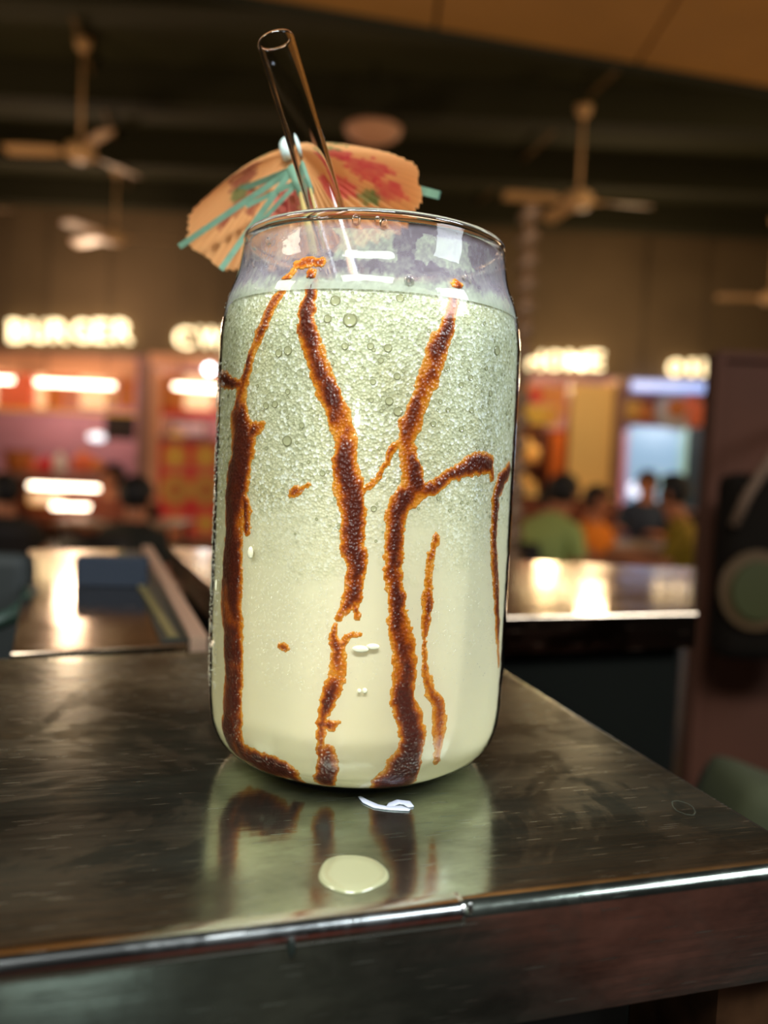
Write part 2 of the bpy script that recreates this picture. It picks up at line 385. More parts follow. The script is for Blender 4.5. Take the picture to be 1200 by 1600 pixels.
foam = q.ramp(q.math('ADD', hgt, q.math('MULTIPLY', q.math('SUBTRACT', nz.outputs['Fac'], .5), .30)), [(.46, (0, 0, 0)), (.62, (1, 1, 1))])
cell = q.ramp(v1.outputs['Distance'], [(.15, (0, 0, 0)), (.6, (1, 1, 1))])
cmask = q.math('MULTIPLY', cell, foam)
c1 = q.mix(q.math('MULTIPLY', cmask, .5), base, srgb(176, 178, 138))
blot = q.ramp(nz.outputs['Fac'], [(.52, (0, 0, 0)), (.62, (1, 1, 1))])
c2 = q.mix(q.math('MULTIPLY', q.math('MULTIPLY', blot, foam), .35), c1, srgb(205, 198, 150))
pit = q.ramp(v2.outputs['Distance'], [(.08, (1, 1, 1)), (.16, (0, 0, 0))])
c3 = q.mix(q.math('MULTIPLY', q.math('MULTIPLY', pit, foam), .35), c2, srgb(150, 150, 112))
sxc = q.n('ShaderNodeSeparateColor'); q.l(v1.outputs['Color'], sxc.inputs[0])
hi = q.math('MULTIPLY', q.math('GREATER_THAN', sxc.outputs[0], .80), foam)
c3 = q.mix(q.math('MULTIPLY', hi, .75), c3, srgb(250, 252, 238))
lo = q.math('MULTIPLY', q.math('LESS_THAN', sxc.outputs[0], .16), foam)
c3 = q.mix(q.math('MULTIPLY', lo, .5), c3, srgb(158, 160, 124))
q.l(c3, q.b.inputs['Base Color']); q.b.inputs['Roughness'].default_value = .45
bsum = q.math('ADD', q.math('MULTIPLY', v1.outputs['Distance'], foam), q.math('MULTIPLY', v2.outputs['Distance'], q.math('MULTIPLY', foam, .6)))
bp = q.n('ShaderNodeBump', Strength=.7, Distance=.0004); q.l(bsum, bp.inputs['Height']); q.l(bp.outputs[0], q.b.inputs['Normal'])
q.b.inputs['Subsurface Weight'].default_value = .15; q.b.inputs['Subsurface Radius'].default_value = (.003, .0025, .0015); q.b.inputs['Subsurface Scale'].default_value = 1
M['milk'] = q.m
NM = 256; ths = np.linspace(0, 2 * math.pi, NM, endpoint=False)
ztop = 116.2 + 1.5 * (vnoise(np.cos(ths) * 3 + 9, np.sin(ths) * 3 + 9, 3) - .5) * 2 + 1.5 * (vnoise(ths * 9 + 9, ths * 0 + 4, 5) - .5)
V, Fc = [], []
lv = np.concatenate([np.linspace(0, .12, 14), np.linspace(.14, .8, 20), np.linspace(.82, 1, 16)])
GAP = .9
for t in lv:
    for k_, th in enumerate(ths):
        z = 2.1 + (ztop[k_] - 2.1) * t; r = (float(Rz(z)) - GAP) / 1000
        if t == 1: r -= .0006
        V.append((r * math.sin(th), -r * math.cos(th), z / 1000))
for i in range(len(lv) - 1):
    for k_ in range(NM): Fc.append((i * NM + k_, i * NM + (k_ + 1) % NM, (i + 1) * NM + (k_ + 1) % NM, (i + 1) * NM + k_))
b0 = len(V) - NM
for j, f_ in enumerate((.85, .6, .3, .02)):
    for k_, th in enumerate(ths):
        x, y, z = V[b0 + k_]; V.append((x * f_, y * f_, z - .0006 - .0006 * j))
for i in range(4):
    for k_ in range(NM):
        a_ = b0 + i * NM; Fc.append((a_ + k_, a_ + (k_ + 1) % NM, a_ + NM + (k_ + 1) % NM, a_ + NM + k_))
Fc.append(tuple(range(NM - 1, -1, -1)))
mobj('milk_body', V, Fc, M['milk'], milk, True)
# syrup streaks: (angle deg, height mm, half width mm) along each run
STREAKS = {
'A': [(-28.0,118.8,0.67),(-32.6,115.2,0.81),(-36.8,109.6,1.17),(-40.7,104.8,1.28),(-44.7,99.9,1.18),(-48.5,94.2,1.33),(-50.3,90.5,1.99),(-50.7,86.1,4.04),(-48.3,80.9,5.06),(-48.8,76.5,4.47),(-50.7,72.7,5.36),(-51.6,68.9,4.95),(-52.1,64.4,4.44),(-52.3,58.4,4.18),(-53.1,52.2,4.8),(-53.0,46.1,4.95),(-53.0,41.5,5.11),(-50.0,36.4,4.29),(-49.1,25.2,3.9),(-49.7,17.4,3.99),(-51.0,11.6,4.79),(-49.6,8.6,4.86)],
'Ab': [(-49.7,7.4,4.31),(-41.1,6.0,3.82),(-32.2,6.2,3.36),(-23.4,6.1,2.8),(-21.3,2.3,1.32)],
'A2': [(-45.6,81.0,1.71),(-41.1,83.6,1.51),(-37.3,84.8,0.99)],
'A3': [(-76.1,96.7,1.82),(-65.7,95.7,1.99),(-59.2,94.8,1.47),(-48.9,93.9,0.81)],
'A4': [(-46.0,69.2,1.24),(-43.0,64.9,1.14),(-43.0,60.4,0.8)],
'B0': [(-27.3,120.4,1.0),(-22.7,120.8,1.26),(-18.3,120.7,0.9)],
'B': [(-20.6,118.1,0.92),(-20.4,115.5,1.07),(-20.5,112.0,1.37),(-21.1,107.7,1.99),(-20.3,105.0,2.28),(-17.2,100.8,2.36),(-14.9,96.7,2.32),(-11.4,91.3,2.42),(-8.4,87.2,2.53),(-5.7,82.4,2.09),(-5.2,77.6,2.93),(-3.8,72.1,3.06),(-2.3,66.6,2.64),(-2.1,59.6,2.23),(-0.3,55.5,2.37),(-0.9,51.2,1.96),(-1.5,47.7,1.96),(-3.9,44.8,0.98),(-4.9,43.3,0.42)],
'Bt': [(-1.2,48.4,1.12),(0.3,45.6,0.56),(0.6,43.6,0.28)],
'B2': [(-6.1,41.7,0.28),(-6.6,39.4,0.99),(-5.1,36.2,1.55),(-4.2,32.0,1.69),(-6.3,28.3,1.71),(-7.9,24.6,1.58),(-9.4,20.9,0.87),(-9.4,17.2,0.72),(-10.5,13.4,0.58)],
'B4': [(-10.2,19.0,0.73),(-7.1,19.1,1.0),(-4.5,19.7,0.36)],
'B5': [(-7.3,12.9,1.87),(-7.2,9.8,2.45),(-9.2,5.5,2.65)],
'B3': [(-3.8,36.7,0.7),(-1.6,39.3,0.63),(1.5,40.0,0.42)],
'C0': [(32.4,117.3,1.26),(31.0,114.0,1.23),(29.7,111.3,1.2)],
'C': [(29.4,110.3,1.36),(28.1,108.4,1.84),(25.7,105.1,2.1),(23.1,100.8,2.19),(20.5,95.1,2.29),(17.9,90.1,2.24),(15.6,85.9,2.34),(14.3,82.4,1.6),(16.2,78.2,1.77),(18.3,73.4,2.41),(17.8,71.3,2.7),(14.6,69.1,2.49),(12.2,65.6,2.02),(12.0,60.0,1.87),(12.5,52.9,1.88),(14.0,47.2,2.05),(15.5,41.5,2.23),(17.5,35.8,2.42),(17.5,30.0,2.58),(17.4,25.7,2.73),(20.2,21.2,2.96),(22.2,16.7,2.71),(22.0,12.9,3.04)],
'C5': [(21.7,12.1,3.19),(19.7,8.2,4.72),(18.6,5.0,5.98)],
'C2': [(14.0,83.7,0.72),(9.9,80.1,0.57),(7.2,75.9,0.35),(3.6,72.6,0.49),(-0.1,71.1,0.56)],
'C3': [(20.1,71.6,1.53),(25.9,72.9,1.64),(30.8,75.5,1.32),(37.7,77.1,1.7),(45.7,78.7,2.7),(51.2,78.5,2.06)],
'C4': [(52.4,78.8,1.23),(53.9,74.9,0.66)],
'D': [(26.6,62.0,0.5),(25.4,55.8,0.82),(24.9,50.0,0.9),(25.1,44.3,0.82),(24.5,37.0,0.65),(25.7,31.2,0.83),(27.9,26.7,0.94),(31.5,23.5,1.63),(33.1,18.9,1.68),(32.7,14.3,1.3),(32.9,9.6,0.66)],
'E': [(70.4,77.2,2.03),(61.7,74.4,2.2),(58.1,71.6,1.8),(57.1,65.5,1.71),(57.6,59.4,1.57),(61.0,51.5,1.77),(64.5,43.3,1.79),(67.1,36.7,1.35),(67.6,35.0,0.68)],
'E2': [(69.1,33.6,0.91),(72.7,28.2,0.69)],
'F': [(-23.1,69.8,0.95),(-21.7,70.7,1.09)],
'G': [(-25.1,35.3,0.74),(-24.1,35.4,0.73)],
'H': [(-24.6,69.3,0.4),(-17.1,72.0,0.37)],
}
q = NT('chocolate_syrup'); at_ = q.n('ShaderNodeAttribute', _attribute_name='thick'); tc = q.n('ShaderNodeTexCoord')
n1 = q.n('ShaderNodeTexNoise', Scale=420.0, Detail=5.0, Roughness=.7); q.l(tc.outputs['Object'], n1.inputs['Vector'])
vv = q.n('ShaderNodeTexVoronoi', Scale=1300.0); q.l(tc.outputs['Object'], vv.inputs['Vector'])
fac = q.math('ADD', at_.outputs['Fac'], q.math('MULTIPLY', q.math('SUBTRACT', n1.outputs['Fac'], .5), .75))
colr = q.ramp(fac, [(.0, srgb(222, 156, 60)), (.20, srgb(208, 122, 22)), (.42, srgb(168, 78, 14)), (.66, srgb(122, 50, 18)), (1, srgb(84, 32, 20))])
q.l(colr, q.b.inputs['Base Color']); q.b.inputs['Roughness'].default_value = .3
bp = q.n('ShaderNodeBump', Strength=.5, Distance=.0005); q.l(vv.outputs['Distance'], bp.inputs['Height']); q.l(bp.outputs[0], q.b.inputs['Normal'])
M['syrup'] = q.m
def syrup(keys, seed):
    RM = 37.7; st = .24
    segs = []
    for kk in keys:
        P = STREAKS[kk]
        for (a, b) in zip(P[:-1], P[1:]): segs.append((math.radians(a[0]) * RM, a[1], a[2], math.radians(b[0]) * RM, b[1], b[2]))
    ss = [s_[0] for s_ in segs] + [s_[3] for s_ in segs]; hh = [s_[1] for s_ in segs] + [s_[4] for s_ in segs]; mw = max(max(s_[2], s_[5]) for s_ in segs) + 1.6
    X = np.arange(min(ss) - mw, max(ss) + mw, st); Z = np.arange(max(2.4, min(hh) - mw), min(124, max(hh) + mw), st)
    XX, ZZ = np.meshgrid(X, Z, indexing='ij')
    wx = XX + 1.5 * (vnoise(XX * .28 + 50, ZZ * .28 + 50, seed) - .5) + .7 * (vnoise(XX * 1.1 + 20, ZZ * .9 + 20, seed + 5) - .5)
    wz = ZZ + 1.2 * (vnoise(XX * .35 + 90, ZZ * .35 + 30, seed + 2) - .5)
    val = np.full(XX.shape, -9.0)
    for (x0, z0, w0, x1, z1, w1) in segs:
        dx, dz = x1 - x0, z1 - z0; L2 = dx * dx + dz * dz + 1e-9
        t = np.clip(((wx - x0) * dx + (wz - z0) * dz) / L2, 0, 1)
        d = np.hypot(wx - x0 - t * dx, wz - z0 - t * dz); w_ = w0 + (w1 - w0) * t
        val = np.maximum(val, w_ - d)
    val += 1.0 * (vnoise(XX * .9 + 7, ZZ * .7 + 7, seed + 9, 3) - .5)
    val += .28; th = XX / RM
    thick = np.clip(val / 2.3, 0, 1)
    patch = vnoise(XX * .22 + 33, ZZ * .13 + 11, seed + 13, 3)
    thick2 = np.clip(thick * (-.05 + 2.3 * patch), 0, 1)
    R_ = Rz(ZZ) - GAP + np.where(val > 0, .10 + .38 * thick2 + .55 * (ZZ > 117), -.15)
    keep = (val[:-1, :-1] > 0) | (val[1:, :-1] > 0) | (val[:-1, 1:] > 0) | (val[1:, 1:] > 0)
    idx = -np.ones(XX.shape, int); I, J = np.nonzero(keep); used = np.zeros(XX.shape, bool)
    for di in (0, 1):
        for dj in (0, 1): used[I + di, J + dj] = True
    idx[used] = np.arange(used.sum())
    vx = (R_ * np.sin(th))[used] / 1000; vy = (-R_ * np.cos(th))[used] / 1000; vz = ZZ[used] / 1000
    faces = np.stack([idx[I, J], idx[I + 1, J], idx[I + 1, J + 1], idx[I, J + 1]], 1)
    return mobj('syrup_streak', np.stack([vx, vy, vz], 1).tolist(), faces.tolist(), M['syrup'], milk, True, {'thick': thick2[used]})
for i, ks in enumerate((('A', 'Ab', 'A2', 'A3', 'A4'), ('B0',), ('B', 'Bt'), ('B2', 'B3', 'B4'), ('B5',), ('C0', 'C', 'C5', 'C2', 'C3', 'C4'), ('D',), ('E',), ('E2',), ('F', 'H'), ('G',))):
    syrup(ks, 11 + i * 7)
# larger bubbles against the glass
M['bubble'] = mat('bubble_skin', srgb(150, 150, 112), .12, coat=.5)
M['bubble_in'] = mat('bubble_film', srgb(190, 190, 150), .1, coat=1)
def surf(th, z, off=0):
    r = (float(Rz(z)) + off) / 1000; return Vector((r * math.sin(th), -r * math.cos(th), z / 1000))
def bubble_geo(V, Fc, mi, th, z, rad):
    c0 = surf(th, z, -GAP + .05); nn = Vector((math.sin(th), -math.cos(th), 0)); tt = Vector((math.cos(th), math.sin(th), 0)); up = Vector((0, 0, 1))
    b = len(V); n = 12
    for (rr_, off) in ((1.0, -.05), (.92, .16), (.74, .05), (.0, .02)):
        if rr_ == 0: V.append(c0 + nn * off * rad / 1000); continue
        for k_ in range(n):
            an = 2 * math.pi * k_ / n; V.append(c0 + (tt * math.cos(an) + up * math.sin(an)) * rr_ * rad / 1000 + nn * off * rad / 1000)
    for i in range(2):
        for k_ in range(n): Fc.append((b + i * n + k_, b + i * n + (k_ + 1) % n, b + (i + 1) * n + (k_ + 1) % n, b + (i + 1) * n + k_)); mi.append(0)
    for k_ in range(n): Fc.append((b + 2 * n + k_, b + 2 * n + (k_ + 1) % n, b + 3 * n)); mi.append(1)
BUB = [(-26.2,81.4,1.27),(1.4,102.4,0.82),(7.1,102.2,0.96),(-7.0,102.2,0.83),(8.3,90.9,0.97),(11.4,88.8,1.11),(2.7,94.8,0.69),(4.9,99.5,0.69),(10.5,96.3,0.83),(2.4,90.9,0.55),(-11.1,111.9,1.24),(-13.3,108.0,0.97),(-5.7,107.8,1.65),(-27.3,101.2,1.12),(-31.0,100.7,0.99),(38.5,97.5,0.72),(34.3,95.6,0.71),(39.6,90.3,0.72),(24.0,86.6,0.7),(26.3,91.5,0.56),(52.6,104.7,1.19),(49.6,94.6,0.74),(35.5,85.9,0.72),(64.0,90.9,0.77),(4.8,67.5,0.7),(-12.8,74.7,0.7),(-26.7,92.2,0.7),(-31.8,89.4,0.85),(-35.8,89.1,0.86),(-20.8,84.9,0.7),(29.4,89.9,0.57),(49.0,92.6,0.59),(27.4,70.3,0.57),(10.6,113.1,0.97),(28.6,99.0,0.56),(46.4,100.2,0.59)
]
for (d, z, r) in BUB:
    V, Fc, mi = [], [], []; bubble_geo(V, Fc, mi, math.radians(d), z, r)
    mobj('bubble', V, Fc, [M['bubble'], M['bubble_in']], milk, True, None, mi)
V, Fc, mi = [], [], []
for i in range(420):
    z = 60 + 54 * random.random() ** .7; th = math.radians(random.uniform(-80, 80))
    bubble_geo(V, Fc, mi, th, z, random.choice((.22, .25, .3, .35, .45)))
tag(mobj('small_bubbles', V, Fc, [M['bubble'], M['bubble_in']], milk, True, None, mi), 'tiny foam bubbles pressed against the glass', kind='stuff')
# milky film left on the wall above the drink
q = NT('milk_film'); a_ = q.n('ShaderNodeAttribute', _attribute_name='dens'); q.l(q.ramp(a_.outputs['Fac'], [(.42, srgb(178, 168, 184)), (.66, srgb(196, 202, 186))]), q.b.inputs['Base Color']); q.b.inputs['Specular IOR Level'].default_value = .08
q.b.inputs['Roughness'].default_value = .3; q.l(a_.outputs['Fac'], q.b.inputs['Alpha']); M['film'] = q.m
TH = np.linspace(0, 2 * math.pi, 721)[:-1]; ZF = np.linspace(114.5, 130.9, 56)
TT, ZG = np.meshgrid(TH, ZF, indexing='ij'); deg = np.degrees((TT + math.pi) % (2 * math.pi) - math.pi)
xs_ = TT * 34
def sm(a, b, x): t = np.clip((x - a) / (b - a), 0, 1); return t * t * (3 - 2 * t)
nn_ = vnoise(xs_ * .25, ZG * .25, 41); n2 = vnoise(xs_ * .9, ZG * .5, 43)
dens = (.17 + .24 * sm(100, 70, np.abs(deg))) + .14 * (nn_ - .5) * 2
dens += .30 * sm(119.4, 115.8, ZG + 3.4 * (n2 - .5) + 1.5 * (nn_ - .5))
dens *= sm(130.6, 128.6, ZG + 2.2 * (nn_ - .5))
wob = 1.2 * (n2 - .5) * 2; wb2 = 5 * (vnoise(xs_ * .35 + 5, ZG * .35 + 8, 47) - .5) * 2
grain = .75 + .5 * vnoise(xs_ * 1.6, ZG * 1.2, 53)
def patch(d0, d1, z0, z1): return sm(d0 - .7, d0 + .7, deg + wb2) * sm(d1 + .7, d1 - .7, deg + wb2) * sm(z0 - .25, z0 + .25, ZG + wob) * sm(z1 + .2, z1 - .2, ZG + wob * .3)
dens = np.maximum(dens, .60 * patch(-14, 10, 121.0, 128.4)); dens = np.maximum(dens, .58 * patch(17, 42, 121.6, 128.3))
dens = np.maximum(dens, .45 * patch(52, 66, 121, 127.5)); dens = np.maximum(dens, .30 * patch(-75, -16, 117, 128.6))
dens = np.clip(dens * grain, 0, .92)
RF = Rz(ZG) - .45
vx = (RF * np.sin(TT) / 1000).ravel(); vy = (-RF * np.cos(TT) / 1000).ravel(); vz = (ZG / 1000).ravel()
n1_, n2_ = TT.shape; ii, jj = np.meshgrid(np.arange(n1_), np.arange(n2_ - 1), indexing='ij')
fs = np.stack([ii * n2_ + jj, ((ii + 1) % n1_) * n2_ + jj, ((ii + 1) % n1_) * n2_ + jj + 1, ii * n2_ + jj + 1], -1).reshape(-1, 4)
tag(mobj('milk_film', np.stack([vx, vy, vz], 1).tolist(), fs.tolist(), M['film'], milk, True, {'dens': dens.ravel()}), 'thin patchy milk film left on the glass above the foam')
# water drops on the outside, one part each; fine condensation as one part
def cap(V, Fc, th, z, rx, rz_, hgt_, n=10, rings=3):
    c0 = surf(th, z, 0); nn = Vector((math.sin(th), -math.cos(th), 0)); tt = Vector((math.cos(th), math.sin(th), 0)); up = Vector((0, 0, 1))
    b = len(V)
    for i in range(rings):
        a = i / rings * math.pi / 2
        for k_ in range(n):
            an = 2 * math.pi * k_ / n
            V.append(c0 + (tt * math.cos(an) * rx + up * math.sin(an) * rz_) * math.cos(a) / 1000 + nn * (math.sin(a) * hgt_ + .03) / 1000)
    V.append(c0 + nn * (hgt_ + .03) / 1000)
    for i in range(rings - 1):
        for k_ in range(n): Fc.append((b + i * n + k_, b + i * n + (k_ + 1) % n, b + (i + 1) * n + (k_ + 1) % n, b + (i + 1) * n + k_))
    for k_ in range(n): Fc.append((b + (rings - 1) * n + k_, b + (rings - 1) * n + (k_ + 1) % n, b + rings * n))
M['milkdrop'] = mat('milky_drop', srgb(222, 218, 186), .2, coat=1)
q = NT('dew'); out = q.t.nodes['Material Output']; tr = q.n('ShaderNodeBsdfTransparent'); gl = q.n('ShaderNodeBsdfGlossy', Roughness=.12); df = q.n('ShaderNodeBsdfDiffuse')
df.inputs[0].default_value = (.8, .8, .7, 1); fr = q.n('ShaderNodeFresnel', IOR=1.33); m1 = q.n('ShaderNodeMixShader', Fac=.15); m2 = q.n('ShaderNodeMixShader')
q.l(tr.outputs[0], m1.inputs[1]); q.l(df.outputs[0], m1.inputs[2]); q.l(fr.outputs[0], m2.inputs[0]); q.l(m1.outputs[0], m2.inputs[1]); q.l(gl.outputs[0], m2.inputs[2]); q.l(m2.outputs[0], out.inputs['Surface'])
M['dew'] = q.m
for (d, z, rx, rz_, m) in ((-44.8, 127, .8, .9, 'water'), (13.5, 117.2, 1.15, 1.2, 'water'), (-6, 130, 1.0, 1.3, 'water'), (4.2, 129.6, .9, 1.1, 'water'), (1.8, 130.2, .6, .8, 'water'), (-60, 123, .3, 1.1, 'water'), (-52, 122.3, .35, .8, 'water'),
        (-39.3, 55.8, .9, 1.5, 'milkdrop'), (-63.5, 46, .35, 1.4, 'milkdrop'), (2.4, 36.8, 1.9, .8, 'milkdrop'), (6.4, 37.4, 1.5, .7, 'milkdrop'), (2.6, 27.5, .5, .5, 'milkdrop'), (4.4, 27.6, .55, .6, 'milkdrop'), (36, 119.8, .5, .8, 'water'), (38.5, 119.4, .35, .9, 'water')):
    V, Fc = [], []; cap(V, Fc, math.radians(d), z, rx, rz_, min(rx, rz_) * .7, 16, 5)
    mobj('droplet', V, Fc, M[m], glass, True)
V, Fc = [], []
def dew(n, d0, d1, z0, z1, r0, r1):
    for i in range(n):
        d = random.uniform(d0, d1); z = random.uniform(z0, z1); r = random.uniform(r0, r1)
        cap(V, Fc, math.radians(d), z, r, r * random.uniform(.9, 1.5), r * .6, 7, 2)
dew(500, -46, -6, 34, 66, .08, .2); dew(600, -36, -8, 26, 72, .07, .18); dew(350, -40, -18, 66, 84, .07, .16); dew(400, 24, 60, 34, 76, .07, .17); dew(900, -88, -60, 20, 100, .14, .3); dew(500, -46, 60, 28, 66, .08, .16); dew(300, -80, 80, 100, 120, .1, .2)
tag(mobj('condensation', V, Fc, M['dew'], glass, True), 'fine condensation beads on the outside of the glass', kind='stuff')
# ------------------------------------------------------------------ straw
sa, sb = at(430, 61, .213), at(509, 325, .213); d_ = (sb - sa).normalized(); L_ = (1.198 - sa.z) / d_.z
straw = empty('glass_straw', sa + d_ * L_)
tag(straw, 'clear glass drinking straw leaning left out of the milkshake', 'straw')
rot = Vector((0, 0, 1)).rotation_difference(-d_)
so, si = .0047, .0040
pr = [(so, 0), (so, .002), (so, .06), (so, L_ - .0008), (so, L_ - .0005), (so - .0004, L_ + .0001), (si + .0003, L_ + .0001), (si, L_ - .0005), (si, L_ - .0008), (si, .06), (si, .002), (si, 0)]
tb = lathe('straw_tube', pr, M['glass'], straw, 64, close=True)
straw.rotation_mode = 'QUATERNION'; straw.rotation_quaternion = rot
# ------------------------------------------------------------------ paper parasol
PC = [(352, 292, .272), (300, 340, .272), (302, 385, .266), (345, 415, .258), (400, 424, .252), (500, 396, .241), (600, 374, .238), (649, 332, .238), (655, 288, .243), (640, 258, .250), (580, 240, .262), (520, 233, .270), (455, 245, .279), (400, 262, .280)]
par = empty('cocktail_parasol', at(476, 330, .238)); 
tag(par, 'orange tan paper cocktail parasol with pink flowers and teal ribs, leaning on the rim', 'parasol')
P0 = par.location.copy(); APX = at(450, 238, .262)
pts = [at(*c_) for c_ in PC]; NPL = 62; NR = NPL * 2
def cr(t):
    n = len(pts); i = int(t) % n; f_ = t - int(t); a, b, c, d = pts[(i - 1) % n], pts[i], pts[(i + 1) % n], pts[(i + 2) % n]
    return .5 * ((2 * b) + (c - a) * f_ + (2 * a - 5 * b + 4 * c - d) * f_ ** 2 + (3 * b - a - 3 * c + d) * f_ ** 3)
rimP = [cr(i / NR * len(pts)) for i in range(NR)]
PINK, GREEN_, WINE = srgb(206, 60, 76), srgb(60, 120, 60), srgb(150, 50, 44)
FLOW = [(7.9, .62, .8, .20, PINK), (8.7, .40, .8, .14, PINK), (7.2, .80, .45, .12, PINK), (6.3, .5, .5, .16, PINK), (9.6, .42, .5, .08, GREEN_), (6.6, .72, .35, .07, GREEN_), (10.4, .7, .6, .08, GREEN_), (1.3, .42, .7, .16, WINE), (2.4, .55, .25, .25, WINE), (3.1, .45, .3, .20, WINE), (2.0, .48, .45, .10, GREEN_), (13.0, .6, .6, .12, GREEN_), (.4, .5, .4, .2, WINE), (4.6, .5, .5, .2, PINK)]
RU = 34; V, Fc, colv = [], [], []
cen = sum(pts, Vector()) / len(pts)
for i in range(NR):
    e = rimP[i]; e2 = rimP[(i + 1) % NR]; nrm = (e - APX).cross(e2 - APX).normalized()
    for j in range(RU + 1):
        uu = .05 + .95 * j / RU
        p = APX.lerp(e, uu) + nrm * ((1 if i % 2 else -1) * .0014 * uu) + (APX - cen).normalized() * .003 * 4 * uu * (1 - uu) * .6
        if j == RU: p = p + (e - APX).normalized() * (.0006 if (i // 5) % 2 else -.0003)
        V.append(p - P0)
        a_deg = i / NR * 14; col_ = np.array(srgb(226, 168, 108)) * (1.02 if i % 2 else .84)  # every other pleat darker: fold shade painted into the paper colour
        def blend(c_, k_): return col_ * (1 - k_) + np.array(c_) * k_
        # printed flowers: clusters around the sheet (angle index, radius)
        for (ca, cu, wa, wu, cc) in FLOW:
            da = ((a_deg - ca + 7) % 14 - 7) / wa; du = (uu - cu) / wu; rr2 = da * da + du * du
            wv = vnoise(np.array([a_deg * 6.0 + 40]), np.array([uu * 26.0 + 10]), 71, 2)[0] if rr2 < 2.2 else 0
            if rr2 < .55 + 1.3 * (wv - .3): col_ = blend(cc, .40 + .55 * wv)
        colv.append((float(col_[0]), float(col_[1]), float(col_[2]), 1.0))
for i in range(NR):
    for j in range(RU): Fc.append((i * (RU + 1) + j, ((i + 1) % NR) * (RU + 1) + j, ((i + 1) % NR) * (RU + 1) + j + 1, i * (RU + 1) + j + 1))
q = NT('printed_paper'); a_ = q.n('ShaderNodeAttribute', _attribute_name='print'); q.l(a_.outputs['Color'], q.b.inputs['Base Color']); q.b.inputs['Roughness'].default_value = .7
out = q.t.nodes['Material Output']; tl = q.n('ShaderNodeBsdfTranslucent'); q.l(a_.outputs['Color'], tl.inputs[0]); mx = q.n('ShaderNodeMixShader', Fac=.25)
q.l(q.b.outputs[0], mx.inputs[1]); q.l(tl.outputs[0], mx.inputs[2]); q.l(mx.outputs[0], out.inputs['Surface']); M['paper'] = q.m
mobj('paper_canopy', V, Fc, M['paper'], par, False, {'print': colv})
M['teal'] = mat('teal_stick', srgb(112, 150, 126), .6, noise=.15, nscale=300)
M['pick'] = mat('wooden_pick', srgb(214, 190, 120), .6)
M['tipw'] = mat('pale_tip', srgb(206, 224, 220), .4)
CAMDIR = (EYE - P0).normalized()
col0 = at(458, 264, .2475)
def flatstick(name, a, b, w_, th_, m, parent):
    d = (b - a).normalized(); s_ = d.cross(EYE - a).normalized() * w_ / 2; n_ = d.cross(s_).normalized() * th_ / 2
    V = [p + o - P0 for p in (a, b) for o in (s_ + n_, -s_ + n_, -s_ - n_, s_ - n_)]
    return mobj(name, V, [(3, 2, 1, 0), (4, 5, 6, 7), (0, 1, 5, 4), (1, 2, 6, 5), (2, 3, 7, 6), (3, 0, 4, 7)], m, parent)
for (x, y, Y) in ((281, 385, .2585), (345, 421, .2490), (322, 318, .2790)):
    flatstick('rib', col0, at(x, y, Y), .0017, .0010, M['teal'], par)
for (x, y, Y) in ((686, 305, .2480), (642, 263, .2580)):
    flatstick('rib', at(462, 246, .266), at(x, y, Y), .0023, .0012, M['teal'], par)
for (a_, b_) in (((462, 285, .246), (385, 322, .2500)), ((463, 288, .246), (405, 350, .2465))):
    flatstick('strut', at(*a_), at(*b_), .0013, .0008, M['teal'], par)
tube('collar', [col0 - P0, at(474, 302, .2425) - P0], .0018, M['teal'], par, 20)
tube('pick', [at(470, 290, .2445) - P0, at(477, 325, .2388) - P0, at(490, 395, .228) - P0], .0011, M['pick'], par, 12)
tube('tip', [at(451, 246, .258) - P0, at(448, 232, .259) - P0, at(446, 224, .2595) - P0, at(445, 217, .260) - P0], [.0019, .0022, .0019, .0008], M['tipw'], par, 16)
# ------------------------------------------------------------------ spills on the ledge
M['spill'] = mat('spilled_milkshake', srgb(156, 156, 120), .25, coat=1)
M['spill2'] = mat('spilled_milk', srgb(190, 196, 214), .2, coat=1)
def blob(name, cpx, hx, hy, seed, m, h=.0005):
    c = atz(*cpx, LZ); xr = abs(atz(cpx[0] + hx, cpx[1], LZ).x - c.x); y1 = abs(atz(cpx[0], cpx[1] - hy, LZ).y - c.y)
    V, Fc = [], []; n = 48
    for (s_, z) in ((1, 0.00002), (.975, h * .7), (.90, h), (.6, h * .92), (.0, h * .9)):
        if s_ == 0: V.append((0, 0, z)); continue
        for k_ in range(n):
            an = 2 * math.pi * k_ / n; w_ = 1 + .03 * math.sin(3 * an + seed) + .02 * math.sin(5 * an + 2 * seed)
            V.append((xr * s_ * w_ * math.cos(an), y1 * s_ * w_ * math.sin(an), z))
    for i in range(3):
        for k_ in range(n): Fc.append((i * n + k_, i * n + (k_ + 1) % n, (i + 1) * n + (k_ + 1) % n, (i + 1) * n + k_))
    for k_ in range(n): Fc.append((3 * n + k_, 3 * n + (k_ + 1) % n, 4 * n))
    o = mobj(name, V, Fc, m, None, True); o.location = c; return o
tag(blob('milkshake_drop', (551, 1365), 55, 28, 1.3, M['spill']), 'round pale milkshake drop on the steel in front of the glass', 'spill')
sw = [atz(x, y, LZ) + Vector((0, 0, .0002)) for x, y in ((562, 1246), (572, 1254), (588, 1261), (606, 1264), (626, 1264), (640, 1267))]
sp_ = empty('milk_smear', sw[2]); tag(sp_, 'white curled milk smear at the foot of the glass', 'spill')
tube('smear_trail', [p - sw[2] for p in sw], [.0005, .0010, .0011, .0009, .0013, .0006], M['spill2'], sp_, 12)
sw2 = [atz(x, y, LZ) + Vector((0, 0, .0002)) for x, y in ((606, 1264), (612, 1258), (622, 1254), (636, 1256), (642, 1262))]
tube('smear_curl', [p - sw[2] for p in sw2], [.0006, .0010, .0012, .0013, .0008], M['spill2'], sp_, 12)
for o in sp_.children:
    o.scale = (1, 1, .25)
rc = atz(1068, 1262, LZ)
